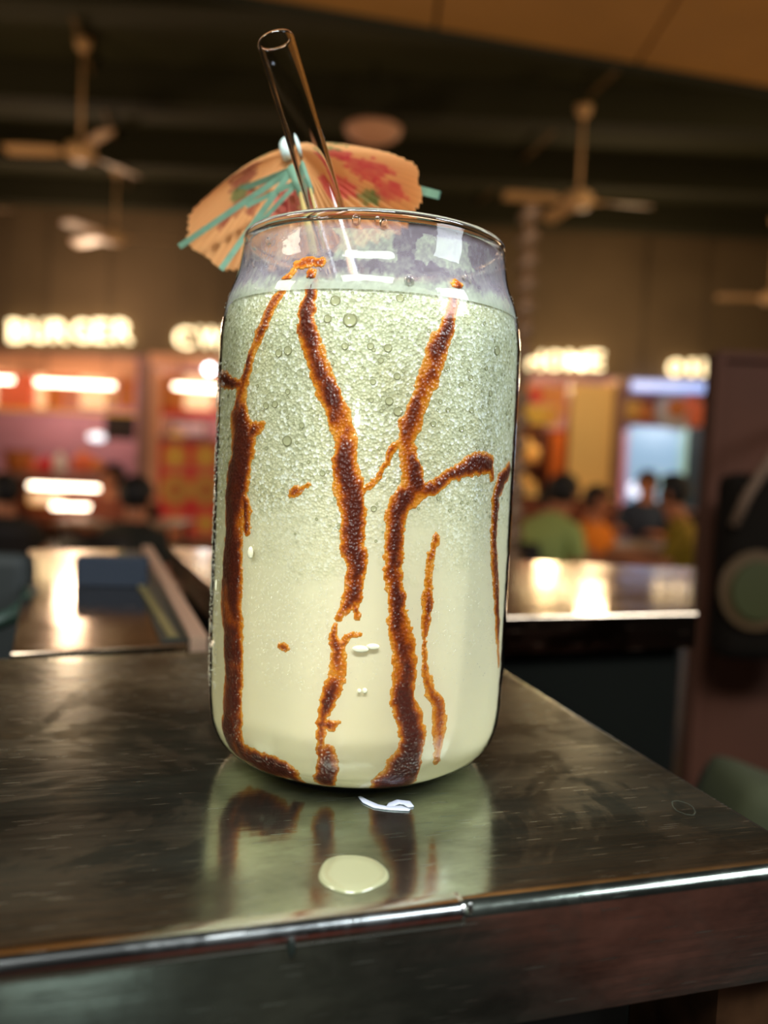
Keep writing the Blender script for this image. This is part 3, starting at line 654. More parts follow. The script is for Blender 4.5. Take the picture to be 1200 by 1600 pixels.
M['ring'] = mat('dried_ring', srgb(70, 74, 64), .5, alpha=.35)
V, Fc = [], []; n = 48
for k_ in range(n):
    an = 2 * math.pi * k_ / n; w_ = 1 + .03 * math.sin(4 * an) + .03 * math.sin(9 * an)
    for (s_, z) in ((.0022, .00002), (.0023, .00008), (.0025, .00002)): V.append((s_ * w_ * math.cos(an), s_ * w_ * 1.7 * math.sin(an), z))
for k_ in range(n):
    for j in range(2): Fc.append((k_ * 3 + j, ((k_ + 1) % n) * 3 + j, ((k_ + 1) % n) * 3 + j + 1, k_ * 3 + j + 1))
o = mobj('water_ring', V, Fc, M['ring'], None, True); o.location = rc
tag(o, 'small dried water ring near the right corner of the ledge', 'stain')

# ------------------------------------------------------------------ background: signs
def emat(name, col, s): return mat(name, (.8, .8, .8), .5, emis=col, estr=s)
M['sign'] = emat('lit_letter', (1, .78, .42), 3.6)
M['tube'] = emat('lit_tube', (1, .80, .58), 9)
M['bluetube'] = emat('blue_tube', (.35, .5, 1), 1.2)
M['cooltube'] = emat('cool_lamp', (.75, .9, 1), 9)
def sign(text, spans, ytop, ybot, label, Y=FY - .06):
    t = empty('shop_sign', at((spans[0][0] + spans[-1][1]) / 2, ybot, Y)); tag(t, label, 'sign')
    for ch, (a, b) in zip(text, spans):
        cu = bpy.data.curves.new('letter', 'FONT'); cu.body = ch; cu.extrude = .03; cu.offset = .006; cu.resolution_u = 4
        tmp = bpy.data.objects.new('tmp', cu); COL.objects.link(tmp)
        me = bpy.data.meshes.new_from_object(tmp.evaluated_get(bpy.context.evaluated_depsgraph_get()))
        COL.objects.unlink(tmp); bpy.data.objects.remove(tmp)
        co = np.array([v.co[:] for v in me.vertices]); lo, hi = co.min(0), co.max(0)
        mid = (a + b) / 2; P = at(mid, (ytop + ybot) / 2, Y); wx_ = (b - a) / F_PX * Y; hz = (ybot - ytop) / F_PX * Y
        loc = t.location
        for v in me.vertices:
            v.co = Vector((P.x - loc.x + ((v.co.x - lo[0]) / (hi[0] - lo[0]) - .5) * wx_, -(v.co.z - lo[2]) / (hi[2] - lo[2]) * .06 + .03, P.z - loc.z + ((v.co.y - lo[1]) / (hi[1] - lo[1]) - .5) * hz))
        me.materials.clear(); me.materials.append(M['sign'])
        link(bpy.data.objects.new('letter', me), t)
    return t
def spans(x0, x1, n, gap=5, ws=None):
    ws = ws or [1] * n; tot = sum(ws); w_ = (x1 - x0 - gap * (n - 1)) / tot; o = []; x = x0
    for k_ in ws: o.append((x, x + w_ * k_)); x += w_ * k_ + gap
    return o
sg = sign('BURGER', spans(14, 206, 6, 7), 501, 534, 'glowing BURGER letters above the left food stall')
for i, o in enumerate(sorted([c for c in sg.children], key=lambda c: c.name)): pass
sign('CW', [(274, 302), (310, 350)], 513, 543, 'glowing letters CW above the red food stall, partly behind the glass')
sign('HOME', [(824, 848), (854, 880), (886, 914), (920, 942)], 550, 577, 'glowing HOME letters above the stall right of the glass')
sign('OIL', [(1045, 1066), (1078, 1084), (1096, 1112)], 563, 586, 'glowing OIL letters above the stall beside the brown partition')

def rb(name, x0, y0, x1, y1, Y, th_, m, parent=None, bev=0):
    """box whose front face spans a picture rectangle at distance Y"""
    a = at((x0 + x1) / 2, y0, Y); b = at((x0 + x1) / 2, y1, Y); xa = at(x0, (y0 + y1) / 2, Y).x; xb = at(x1, (y0 + y1) / 2, Y).x
    o = box(name, xa, xb, Y, Y + th_, b.z, a.z, m, None, bev)
    if parent is not None: o.parent = parent; o.matrix_parent_inverse = Matrix.Translation(-parent.location)
    return o
def holder(name, x, y, Y, label, cat, group=None):
    t = empty(name, at(x, y, Y)); tag(t, label, cat, group); bpy.context.view_layer.update(); return t
def light_tube(x0, y0, x1, y1, Y, label, m='tube', r=.03, group=None):
    t = holder('tube_light', (x0 + x1) / 2, (y0 + y1) / 2, Y, label, 'light', group)
    a, b = at(x0, y0, Y) - t.location, at(x1, y1, Y) - t.location
    tube('lit_tube', [a, b], r, M[m], t, 10)
    d = (b - a).normalized()
    for f_ in (.12, .88):
        P = a.lerp(b, f_); tube('hanger_rod', [P, P + Vector((0, .03, 4.79 - t.location.z - P.z))], .006, M['dark'], t, 6)
    tube('end_cap', [a - d * .05, a], r * 1.15, M['mauve'], t, 10); tube('end_cap', [b, b + d * .05], r * 1.15, M['mauve'], t, 10)
    return t
# stall lights (each stall's own lamps inside it; the front pair is added fill)
def pt(name, x, y, Y, wt, col, r=.15):
    l = bpy.data.lights.new(name, 'POINT'); l.energy = wt; l.color = col; l.shadow_soft_size = r
    o = bpy.data.objects.new(name, l); COL.objects.link(o); o.location = at(x, y, Y)
pt('stall_lamp_burger', 90, 570, 13.0, 95, (1, .72, .55)); pt('stall_lamp_red', 380, 580, 13.0, 90, (1, .72, .50))
pt('stall_lamp_home', 870, 600, 12.9, 70, (1, .72, .38)); pt('stall_lamp_blue', 1045, 640, 12.9, 14, (.8, .88, 1))
pt('front_fill_left', 120, 470, 10.6, 60, (1, .70, .48)); pt('front_fill_right', 950, 520, 10.4, 55, (1, .72, .42))  # added fill lights in front of the stalls, no fixtures there
M['orange'] = mat('orange_print', srgb(226, 140, 62), .5); M['yellow'] = mat('yellow_print', srgb(236, 190, 70), .5)
M['red'] = mat('red_print', srgb(226, 40, 44), .5); M['cream'] = mat('cream_board', srgb(246, 206, 130), .55)
M['pinkish'] = mat('pinkish_beam', srgb(226, 158, 118), .5); M['brownred'] = mat('brown_red_board', srgb(128, 62, 34), .6)
M['white'] = mat('white_plastic', srgb(236, 228, 220), .4); M['dark'] = mat('dark_plastic', srgb(34, 30, 32), .4)
M['skyblue'] = emat('sky_blue_backlit', srgb(104, 178, 222), .62); M['mint'] = emat('mint_backlit', srgb(150, 206, 178), .55)
M['magenta'] = emat('magenta_backlit', srgb(205, 50, 90), .55)
M['plate'] = mat('grey_plate_print', srgb(190, 182, 176), .5); M['food'] = mat('brown_food_print', srgb(196, 112, 48), .5); M['coral'] = mat('coral_print', srgb(240, 120, 76), .5)
M['amber'] = emat('amber_display', srgb(230, 150, 30), .7); M['menu'] = emat('lit_menu', srgb(250, 190, 110), .8)
M['screen'] = emat('screen_glow', srgb(90, 90, 130), .35)
# ---- burger stall
t = holder('stall_fascia', 80, 560, FY - .1, 'warm pinkish fascia board under the BURGER letters', 'fascia')
rb('fascia_board', -160, 550, 212, 584, FY - .1, .08, M['pinkish'], t); rb('fascia_trim', -160, 545, 212, 551, FY - .12, .1, M['mauve'], t)
light_tube(57, 597, 180, 603, FY - .2, 'long lit tube light in front of the burger stall menu'); light_tube(-120, 589, 22, 594, FY - .2, 'lit tube light cut by the left picture edge')
t = holder('menu_board', 80, 625, 12.5, 'lit menu board of orange and yellow panels in the burger stall', 'menu board')
for a, b, m in ((-150, -8, 'menu'), (-4, 52, 'coral'), (56, 70, 'menu'), (72, 100, 'orange'), (104, 122, 'pinkish'), (126, 164, 'menu'), (168, 180, 'cream'), (184, 210, 'orange')):
    rb('panel', a, 584, b, 637, 12.5, .05, M[m], t)
rb('panel_frame', -155, 637, 212, 642, 12.48, .1, M['yellow'], t)
t = holder('monitor', 186, 665, 13.2, 'dark monitor hanging in the burger stall', 'monitor')
rb('screen', 168, 652, 206, 682, 13.2, .03, M['dark'], t); rb('screen_frame', 164, 648, 210, 687, 13.24, .04, M['black'], t)
t = holder('wall_lamp', 152, 683, 13.3, 'small pale blue lamp in the burger stall', 'lamp'); ball('lamp_globe', (0, 0, 0), .10, M['cooltube'], t, 14, (1.6, .6, .7)); M['cooltube'].node_tree.nodes['Principled BSDF'].inputs['Emission Strength'].default_value = 1.6
rb('lamp_arm', 148, 660, 151, 682, 13.32, .02, M['mauve'], t)
t = holder('service_counter', 80, 790, 12.0, 'brown service counter of the burger stall', 'counter')
rb('worktop', -160, 738, 212, 745, 11.9, .8, M['mauve'], t)
rb('front_panel', -160, 745, 212, 829, 12.0, .6, M['brownred'], t)
def bottle(x, y0, y1, Y, m, label, r=.05, cat='bottle', cap='red', group=None):
    a = at(x, y1, Y); h = at(x, y0, Y).z - a.z; t = empty('sauce_bottle' if cat == 'bottle' else cat.replace(' ', '_'), a); tag(t, label, cat, group)
    lathe('bottle_body' if cat == 'bottle' else 'body', [(r * .9, 0), (r, h * .04), (r, h * .6), (r * .7, h * .75), (r * .35, h * .84)], M[m], t, 20)
    lathe('cap', [(r * .4, h * .84), (r * .36, h * .94), (r * .12, h)], M[cap], t, 14)
bottle(93, 706, 738, 12.2, 'white', 'white sauce bottle standing on the burger stall counter', .10, cap='white')
bottle(72, 712, 738, 12.25, 'red', 'red squat jar left of the white bottle on the counter', .11, 'jar')
bottle(50, 716, 738, 12.25, 'coral', 'coral pink jar on the burger counter, far left of the white bottle', .10, 'jar')
bottle(130, 703, 738, 12.3, 'coral', 'tall coral container right of the white bottle', .17, 'jar', 'orange')
bottle(152, 716, 738, 12.25, 'orange', 'small orange container beside the tall coral one', .10, 'jar', 'orange')
t = holder('wire_basket', 30, 738, 12.2, 'brown basket at the left end of the burger counter', 'basket')
lathe('basket_body', [(.16, 0), (.2, .18), (.22, .3)], M['food'], t, 20); lathe('basket_rim', [(.215, .3), (.235, .3), (.235, .33), (.215, .33)], M['brownred'], t, 20, close=True)
t = holder('food_display_case', 105, 810, 11.2, 'lit food display case with two glowing tubes in front of the burger counter', 'display case')
rb('case_body', 40, 806, 172, 825, 11.2, .5, M['brownred'], t); rb('case_back', 40, 752, 172, 806, 11.7, .04, M['brownred'], t)
for x_ in (44, 168):
    for y_ in (11.25, 11.65): a_ = at(x_, 824, y_) - t.location; tube('leg', [a_, Vector((a_.x, a_.y, -t.location.z))], .02, M['dark'], t, 8)
rb('case_top', 38, 746, 170, 751, 11.2, .5, M['mauve'], t)
for (x0, y0, x1, y1) in ((46, 758, 154, 763), (82, 791, 166, 793)):
    a, b = at(x0, y0, 11.25) - t.location, at(x1, y1, 11.25) - t.location; tube('lit_tube', [a, b], .028, M['tube'], t, 10)
rb('food_tray', 42, 771, 92, 790, 11.35, .25, M['amber'], t, .04)
# ---- red stall
t = holder('stall_surround', 290, 560, FY - .1, 'pinkish frame around the red food stall', 'surround')
rb('top_beam', 234, 558, 520, 576, FY - .1, .1, M['pinkish'], t); rb('post', 234, 577, 247, 846, FY - .1, .1, M['pinkish'], t)
light_tube(272, 603, 352, 609, FY - .2, 'lit tube light in the red food stall beside the glass')
t = holder('ceiling_spot', 327, 577, FY - .25, 'round cool white lamp above the red stall tube', 'lamp'); ball('lamp_globe', (0, 0, 0), .06, emat('cool_spot', (.75, .9, 1), 14), t, 14); rb('lamp_stem', 326, 562, 328, 573, FY - .25, .02, M['dark'], t)
t = holder('menu_board', 320, 625, 12.4, 'lit menu board above a red strip in the red stall', 'menu board')
rb('panel', 252, 586, 285, 640, 12.4, .05, M['orange'], t); rb('panel', 288, 586, 330, 640, 12.4, .05, M['menu'], t); rb('panel', 334, 586, 400, 640, 12.4, .05, M['pinkish'], t)
rb('red_strip', 250, 641, 400, 652, 12.38, .07, M['red'], t)
t = holder('monitor', 300, 668, 13.0, 'bluish glowing monitor in the red stall', 'monitor')
rb('screen', 272, 660, 318, 680, 13.0, .03, M['screen'], t); rb('screen_frame', 269, 657, 321, 683, 13.04, .04, M['dark'], t)
bottle(276, 670, 692, 12.2, 'cream', 'cream jar standing on top of the red counter', .14, 'jar', 'orange')
t = holder('red_counter', 300, 780, 11.9, 'bright red counter front with yellow food pictures', 'counter')
rb('front_panel', 248, 692, 460, 842, 11.9, .6, M['red'], t); rb('worktop', 246, 686, 462, 692, 11.85, .7, M['mauve'], t)
def disc(name, x, y, Y, r, m, parent, th_=.01, n=28):
    P = at(x, y, Y) - parent.location
    V = [Vector((P.x + r * math.cos(2 * math.pi * k_ / n), P.y + dy, P.z + r * math.sin(2 * math.pi * k_ / n))) for dy in (0, -th_) for k_ in range(n)]
    Fc = [tuple(range(n)), tuple(range(2 * n - 1, n - 1, -1))] + [(k_, k_ + n, (k_ + 1) % n + n, (k_ + 1) % n) for k_ in range(n)]
    return mobj(name, V, Fc, M[m], parent)
M['ochre'] = mat('ochre_print', srgb(214, 160, 70), .5)
for y, cc in ((713, 'orange'), (765, 'ochre'), (818, 'coral')):
    for x in (274, 322, 372):
        disc('food_picture', x, y, 11.9, .19 if y != 765 else .22, cc, t); disc('picture_centre', x, y, 11.88, .10, 'yellow' if cc != 'ochre' else 'food', t)
    if y != 765: rb('white_band', 250, y + 22, 458, y + 25, 11.885, .01, M['pinkish'], t)
# ---- HOME stall
t = holder('menu_board', 850, 632, 12.2, 'orange and yellow menu board under the HOME letters', 'menu board')
rb('orange_panel', 817, 602, 884, 632, 12.2, .05, M['orange'], t); rb('yellow_panel', 817, 634, 872, 663, 12.2, .05, M['yellow'], t); rb('orange_panel', 873, 634, 884, 650, 12.2, .05, M['orange'], t)
for x_ in (822, 880): a_ = at(x_, 604, 12.22) - t.location; tube('hanger_rod', [a_, a_ + Vector((0, 0, 4.79 - at(x_, 604, 12.22).z))], .01, M['dark'], t, 6)
disc('red_print', 837, 618, 12.19, .10, 'red', t); disc('orange_print', 862, 648, 12.19, .07, 'orange', t)
t = holder('cream_panel', 925, 680, 12.3, 'tall cream panel standing beside the HOME menu board', 'panel')
rb('board', 890, 600, 956, 775, 12.3, .05, M['cream'], t); rb('panel_frame', 957, 600, 962, 775, 12.28, .08, M['mauve'], t); rb('panel_frame', 886, 600, 889, 775, 12.28, .08, M['brownred'], t)
t = holder('cupboard', 872, 740, 12.9, 'brown red cupboard behind the seated people in the HOME stall', 'cupboard')
rb('cupboard_body', 856, 672, 888, 826, 12.9, .4, M['brownred'], t); rb('door', 858, 676, 886, 820, 12.87, .025, M['food'], t)
t = holder('shelf_unit', 825, 740, 13.1, 'open shelves with amber lit jars beside the glass', 'shelf')
for y in (668, 722, 775, 822): rb('shelf', 790, y, 850, y + 4, 13.1, .4, M['brownred'], t)
for x_ in (790, 847): a_ = at(x_, 670, 13.15) - t.location; b_ = at(x_, 826, 13.15); tube('post', [a_, Vector((a_.x, a_.y, -t.location.z))], .02, M['brownred'], t, 8)
rb('shelf_back', 790, 662, 850, 826, 13.5, .03, M['dark'], t)
for x, y in ((822, 690), (834, 708), (818, 748), (830, 762), (820, 800)):
    bottle(x, y - 16, {690: 722, 708: 722, 748: 775, 762: 775, 800: 822}[y], 13.2, 'cream', {690: 'tall amber jar, left of the two on the upper open shelf', 708: 'short amber jar, right of the two on the upper open shelf', 748: 'tall amber jar, left of the two on the middle open shelf', 762: 'short amber jar, right of the two on the middle open shelf', 800: 'amber jar alone on the lowest open shelf'}[y], .085, 'jar', 'orange', 'jars on the open shelves')
rb_ = holder('service_counter', 890, 800, 12.0, 'brown service counter of the HOME stall', 'counter')
rb('front_panel', 790, 778, 962, 830, 12.0, .5, M['brownred'], rb_); rb('worktop', 790, 773, 962, 778, 11.95, .6, M['cream'], rb_)
# ---- blue stall
light_tube(984, 602, 1110, 606, FY - .1, 'dim blue tube light along the top of the OIL stall', 'bluetube', .075)
t = holder('food_poster', 995, 640, 12.2, 'small poster of fried food left of the plate poster', 'poster')
rb('poster_sheet', 972, 620, 1022, 662, 12.2, .04, M['brownred'], t); disc('food_picture', 988, 640, 12.19, .15, 'ochre', t); disc('food_picture', 1008, 645, 12.19, .12, 'food', t)
t = holder('plate_poster', 1065, 640, 12.15, 'large poster of a grey plate with orange food', 'poster')
rb('poster_sheet', 1024, 612, 1114, 666, 12.2, .04, M['mauve'], t); disc('plate_picture', 1058, 641, 12.19, .30, 'plate', t)
disc('food_picture', 1058, 637, 12.17, .15, 'food', t); disc('food_picture', 1082, 630, 12.165, .13, 'coral', t); disc('food_picture', 1098, 648, 12.16, .17, 'coral', t); disc('food_picture', 1085, 655, 12.158, .12, 'coral', t)
t = holder('backlit_board', 1040, 730, 13.4, 'sky blue and mint backlit board at the back of the OIL stall', 'board')
rb('blue_panel', 980, 668, 1058, 826, 13.4, .05, M['skyblue'], t); rb('mint_panel', 1060, 668, 1112, 826, 13.4, .05, M['mint'], t); rb('magenta_panel', 966, 672, 978, 826, 13.38, .05, M['magenta'], t)
rb('mint_panel', 1030, 740, 1046, 800, 13.37, .02, M['mint'], t)
t = holder('service_counter', 1045, 800, 12.0, 'dark service counter of the OIL stall', 'counter')
rb('front_panel', 974, 800, 1126, 833, 12.0, .5, M['dark'], t); rb('worktop', 974, 796, 1126, 800, 11.95, .6, M['mauve'], t)
t = holder('table_lamp', 993, 796, 11.98, 'round pale lamp on the OIL stall counter', 'lamp')
t.location = at(992, 797, 12.1); lathe('lamp_base', [(.08, 0), (.03, .03), (.03, .2)], M['dark'], t, 16); ball('lamp_globe', (0, 0, .3), .12, emat('pale_globe', (.75, .8, 1), 1.6), t, 16)

# ------------------------------------------------------------------ fans, pipes, ceiling lamps
M['fan'] = mat('fan_enamel', srgb(214, 170, 120), .45)
M['pipe'] = mat('brown_pipe', srgb(110, 84, 50), .6)
def fan(hx, hy, Y, azs, label, group='ceiling fans', rad=.62, top=None):
    c = at(hx, hy, Y); t = empty('ceiling_fan', c); tag(t, label, 'fan')
    topz = (at(hx, top, Y).z if top is not None else 4.8) - c.z
    lathe('motor_housing', [(.03, -.07), (.10, -.06), (.13, -.01), (.12, .05), (.05, .09), (.02, .10)], M['fan'], t, 24)
    tube('down_rod', [(0, 0, .08), (0, 0, topz)], .014, M['fan'], t, 10)
    lathe('canopy', [(.02, topz - .10), (.055, topz - .07), (.075, topz), (.02, topz + .01)], M['fan'], t, 20)
    if topz + c.z < 4.78: tube('hanger_rod', [(0, 0, topz), (0, 0, 4.8 - c.z)], .008, M['beam'], t, 8)
    for az in azs:
        a = math.radians(az); d = Vector((math.cos(a), math.sin(a), 0)); s_ = Vector((-math.sin(a), math.cos(a), 0))
        V = []
        for (l_, w_) in ((.18, .045), (.30, .065), (rad * .8, .075), (rad, .06)):
            for sg_, zz_ in ((1, .018), (-1, -.018)):
                for dz in (0, .006): V.append(d * l_ + s_ * w_ * sg_ + Vector((0, 0, zz_ + dz)))
        Fc = []
        for i in range(3):
            b = i * 4; Fc += [(b, b + 4, b + 6, b + 2), (b + 1, b + 3, b + 7, b + 5), (b, b + 1, b + 5, b + 4), (b + 2, b + 6, b + 7, b + 3)]
        Fc += [(0, 2, 3, 1), (12, 13, 15, 14)]
        bl = mobj('blade', V, Fc, M['fan'], t); tube('blade_arm', [d * .10, d * .22], .016, M['fan'], bl, 8)
    return t
fan(126, 238, 7.3, (178, 62, -52), 'nearest ceiling fan at upper left, blades spread over the dark ceiling', top=62, rad=.66)
fan(180, 372, 9.6, (150, 2, -120), 'farther ceiling fan below the nearest one at left', top=262, rad=.70)
fan(-52, 330, 8.4, (-12, 108, 228), 'ceiling fan at the left edge, only a blade tip showing', rad=.50)
fan(904, 314, 7.4, (184, 8, 105), 'ceiling fan hanging right of the straw', top=166, rad=.66)
fan(1206, 466, 9.8, (172, 50, -70), 'ceiling fan at the right edge, blade pointing left', top=340, rad=.62)
pipes = ((105, 0), (880, 190), (1170, 360), (60, 30))
def pipe(px_, Ystart, Yend, label, z=4.70, vx=-.2, r=.022, joint=None):
    a = atz(*px_, z); d = Vector((vx, 1, 0)); t = empty('ceiling_pipe', a); tag(t, label, 'pipe')
    tube('pipe_run', [d * (Ystart - a.y), d * (Yend - a.y)], r, M['pipe'], t, 10)
    for yy in (Ystart + .3, (Ystart + Yend) / 2, Yend - .3): box('bracket', d.x * (yy - a.y) - .03, d.x * (yy - a.y) + .03, yy - a.y - .02, yy - a.y + .02, .0, .1, M['pipe'], t)
    if joint:
        P = atz(*joint, z) - a; ball('joint', (P.x, P.y, -.02), .07, M['fan'], t, 16)
pipe((145, 120), 5.0, 11.8, 'long brown pipe under the ceiling running behind the left fans')
pipe((880, 190), 5.3, 11.8, 'brown ceiling pipe descending leftwards behind the right fan', joint=(742, 322))
pipe((1085, 405), 8.0, 11.8, 'faint brown ceiling pipe at right below the fans', vx=-.32)
M['lampw'] = mat('dull_lamp_bowl', srgb(226, 170, 140), .5)
def ceil_lamp(x, y, z, r, label):
    c = atz(x, y, z); t = empty('ceiling_lamp', c); tag(t, label, 'lamp')
    lathe('lamp_bowl', [(.02, -.09), (r * .6, -.07), (r * .92, -.02), (r, .03), (r * .8, .05)], M['lampw'], t, 36)
    tube('lamp_rod', [(0, 0, .04), (0, 0, 4.8 - z)], .015, M['beam'], t, 8)
ceil_lamp(583, 207, 4.2, .26, 'unlit round ceiling lamp above the glass')
ceil_lamp(925, 498, 3.6, .26, 'small unlit round ceiling lamp above the HOME letters')
pt('hall_glow_fill', 640, 420, 6.4, 7, (1, .66, .42), .3)  # added fill light in mid-air; the lamp bowls stay unlit
# ribbed post
pxr = at(813, 600, 2.2); post = empty('ribbed_post', (pxr.x, 2.2, 0)); tag(post, 'dark ribbed post standing just right of the glass', 'post')
M['rib'] = mat('dark_brown_rib', srgb(104, 78, 56), .45)
ztp = at(822, 318, 2.2).z
tube('post_core', [(0, 0, 0), (0, 0, ztp)], .016, M['rib'], post, 12)
def ribdisc(z):
    V, Fc = [], []; n = 20
    for (r, dz) in ((.014, -.020), (.026, -.010), (.030, .004), (.022, .016), (.014, .02)):
        for k_ in range(n):
            an = 2 * math.pi * k_ / n; V.append((r * math.cos(an), r * math.sin(an), dz + .35 * r * math.cos(an)))
    for i in range(4):
        for k_ in range(n): Fc.append((i * n + k_, i * n + (k_ + 1) % n, (i + 1) * n + (k_ + 1) % n, (i + 1) * n + k_))
    return V, Fc
V, Fc = ribdisc(0); first = mobj('ring', V, Fc, M['rib'], post, True)
zc = ztp - .03; first.location = (0, 0, zc)
while zc > .9:
    zc -= .060; o = first.copy(); COL.objects.link(o); o.parent = post; o.location = (0, 0, zc)
# brown partition and hanging bag at right
M['partition'] = mat('brown_partition', srgb(62, 28, 8), .9, noise=.15, nscale=4)
PY = 1.2; xl = at(1110, 800, PY).x; zt = at(1125, 546, PY).z
pn = empty('brown_partition', (xl + .3, PY, 0)); tag(pn, 'tall reddish brown partition board at the right edge', 'partition')
box('partition_board', -.3 + .012, .5, .02, .045, 0, zt - .012, M['partition'], pn); box('top_cap', -.3, .5, .012, .053, zt - .012, zt, M['partition'], pn)
box('edge_trim', -.3, -.3 + .012, .012, .053, 0, zt - .012, M['partition'], pn)
M['bag'] = mat('dark_bag', srgb(14, 9, 5), 1, bump=.3, bscale=60, spec=.1); M['strap'] = mat('tan_strap', srgb(76, 54, 36), .8)
M['badge'] = mat('green_badge', srgb(42, 42, 4), .5); M['badger'] = mat('tan_badge_ring', srgb(62, 42, 14), .5)
BY = 1.12; bc = at(1192, 880, BY); bag = empty('dark_bag', bc); tag(bag, 'dark bag with a round green badge hanging at the right edge', 'bag')
bm = bmesh.new(); add_box(bm, -.062, .12, -.03, .03, -.13, .12, .02); bm_obj('bag_body', bm, M['bag'], bag, True)
s1 = at(1146, 822, BY - .035) - bc; s2 = at(1202, 722, BY - .035) - bc
tube('strap', [s1, s1.lerp(s2, .5) + Vector((-.004, 0, 0)), s2, s2 + Vector((.05, .04, .06)), Vector((.10, .045, .22))], [.007] * 5, M['strap'], bag, 8)
bd = at(1181, 922, BY - .034) - bc
for nm, r, m, dy in (('badge_ring', .049, 'badger', 0), ('badge', .036, 'badge', -.006)):
    V = [Vector((bd.x + r * math.cos(k_ * math.pi / 16), bd.y + dy + e_, bd.z + r * 1.08 * math.sin(k_ * math.pi / 16))) for e_ in (0, -.005) for k_ in range(32)]
    mobj(nm, V, [tuple(range(32)), tuple(range(63, 31, -1))] + [(k_, k_ + 32, (k_ + 1) % 32 + 32, (k_ + 1) % 32) for k_ in range(32)], M[m], bag)
# ---- chairs
def stick(bm_list, a, b, r): bm_list.append((a, b, r))
def chair(name, loc, rz, m, label, group=None, h=.82, legs='beam'):
    t = empty(name, loc, rz); tag(t, label, 'chair', group)
    bm = bmesh.new(); add_box(bm, -.21, .21, -.20, .21, .43, .46, .012); bm_obj('seat', bm, m, t, True)
    V, Fc = [], []; n = 9
    for j in range(6):
        for i in range(n):
            x = -.20 + .40 * i / (n - 1); z = .52 + (h - .52) * j / 5; y = -.21 - .05 * j / 5 + .05 * ((x / .2) ** 2); w_ = 1 - .10 * (j / 5) ** 3
            for dy in (0, -.02): V.append((x * w_, y + dy, z))
    def vid(i, j, s_): return (j * n + i) * 2 + s_
    for j in range(5):
        for i in range(n - 1):
            Fc.append((vid(i, j, 0), vid(i, j + 1, 0), vid(i + 1, j + 1, 0), vid(i + 1, j, 0))); Fc.append((vid(i, j, 1), vid(i + 1, j, 1), vid(i + 1, j + 1, 1), vid(i, j + 1, 1)))
    for i in range(n - 1): Fc.append((vid(i, 5, 0), vid(i, 5, 1), vid(i + 1, 5, 1), vid(i + 1, 5, 0))); Fc.append((vid(i, 0, 0), vid(i + 1, 0, 0), vid(i + 1, 0, 1), vid(i, 0, 1)))
    for j in range(5): Fc.append((vid(0, j, 0), vid(0, j, 1), vid(0, j + 1, 1), vid(0, j + 1, 0))); Fc.append((vid(n - 1, j, 0), vid(n - 1, j + 1, 0), vid(n - 1, j + 1, 1), vid(n - 1, j, 1)))
    mobj('backrest', V, Fc, m, t, True)
    for sx_ in (-1, 1):
        tube('leg', [(sx_ * .18, .18, .43), (sx_ * .20, .20, 0)], .012, m, t, 8); tube('leg', [(sx_ * .18, -.18, .43), (sx_ * .20, -.22, 0)], .012, m, t, 8)
        tube('back_post', [(sx_ * .17, -.20, .44), (sx_ * .17, -.215, .56)], .012, m, t, 8)
    return t
M['tealchair'] = mat('dark_teal_plastic', srgb(9, 16, 14), .7); M['bluechair'] = mat('blue_plastic', srgb(34, 24, 18), .6); M['tealrim'] = mat('teal_rim', srgb(26, 46, 38), .5)
# tall teal seat back beyond the ledge, left edge
tc_ = empty('teal_bar_chair', (-.275, .49, 0)); tag(tc_, 'dark teal high chair at the left picture edge behind the ledge', 'chair')
zt_ = at(20, 866, .46).z
bm = bmesh.new(); add_box(bm, -.13, at(40, 900, .46).x + .275, -.03, -.012, .86, zt_, .008); bm_obj('backrest', bm, M['tealchair'], tc_, True)
arm = [at(-60, 985, .40), at(-10, 975, .405), at(20, 962, .41), at(42, 945, .42), at(47, 925, .44)]
tube('arm_rail', [p - Vector((-.275, .49, 0)) for p in arm], .0042, M['tealrim'], tc_, 12)
bm = bmesh.new(); add_box(bm, -.13, .06, -.01, .20, .80, .83, .01); bm_obj('seat', bm, M['tealchair'], tc_, True)
for x in (-.11, .045):
    for y in (.01, .18): tube('leg', [(x, y, .80), (x * 1.15, y, 0)], .009, M['tealrim'], tc_, 8)
    tube('back_post', [(x * .6, .0, .82), (x * .6, -.016, .9)], .006, M['tealrim'], tc_, 8)
# dark green chair at lower right, in the gap
gc = chair('plastic_chair', (.515, .86, 0), math.radians(4), M['tealchair'], 'dark green plastic chair low behind the right corner of the ledge', h=1.10)
M['cush'] = mat('olive_cushion', srgb(44, 46, 22), .9)
cu_ = at(1192, 1262, .52); bm = bmesh.new(); add_box(bm, -.030, .06, -.025, .035, -.028, .018, .014)
o = bm_obj('olive_bag', bm, M['cush'], None, True); o.location = cu_; o.rotation_euler = (.1, .35, .2); tag(o, 'small olive cloth pouch at the right edge below the badge bag', 'pouch')
st_ = box('low_stand', -.08, .12, -.08, .08, 0, cu_.z - .045, M['black']); st_.location = (cu_.x + .02, cu_.y, 0); tag(st_, 'black stand under the olive pouch at right', 'stand')
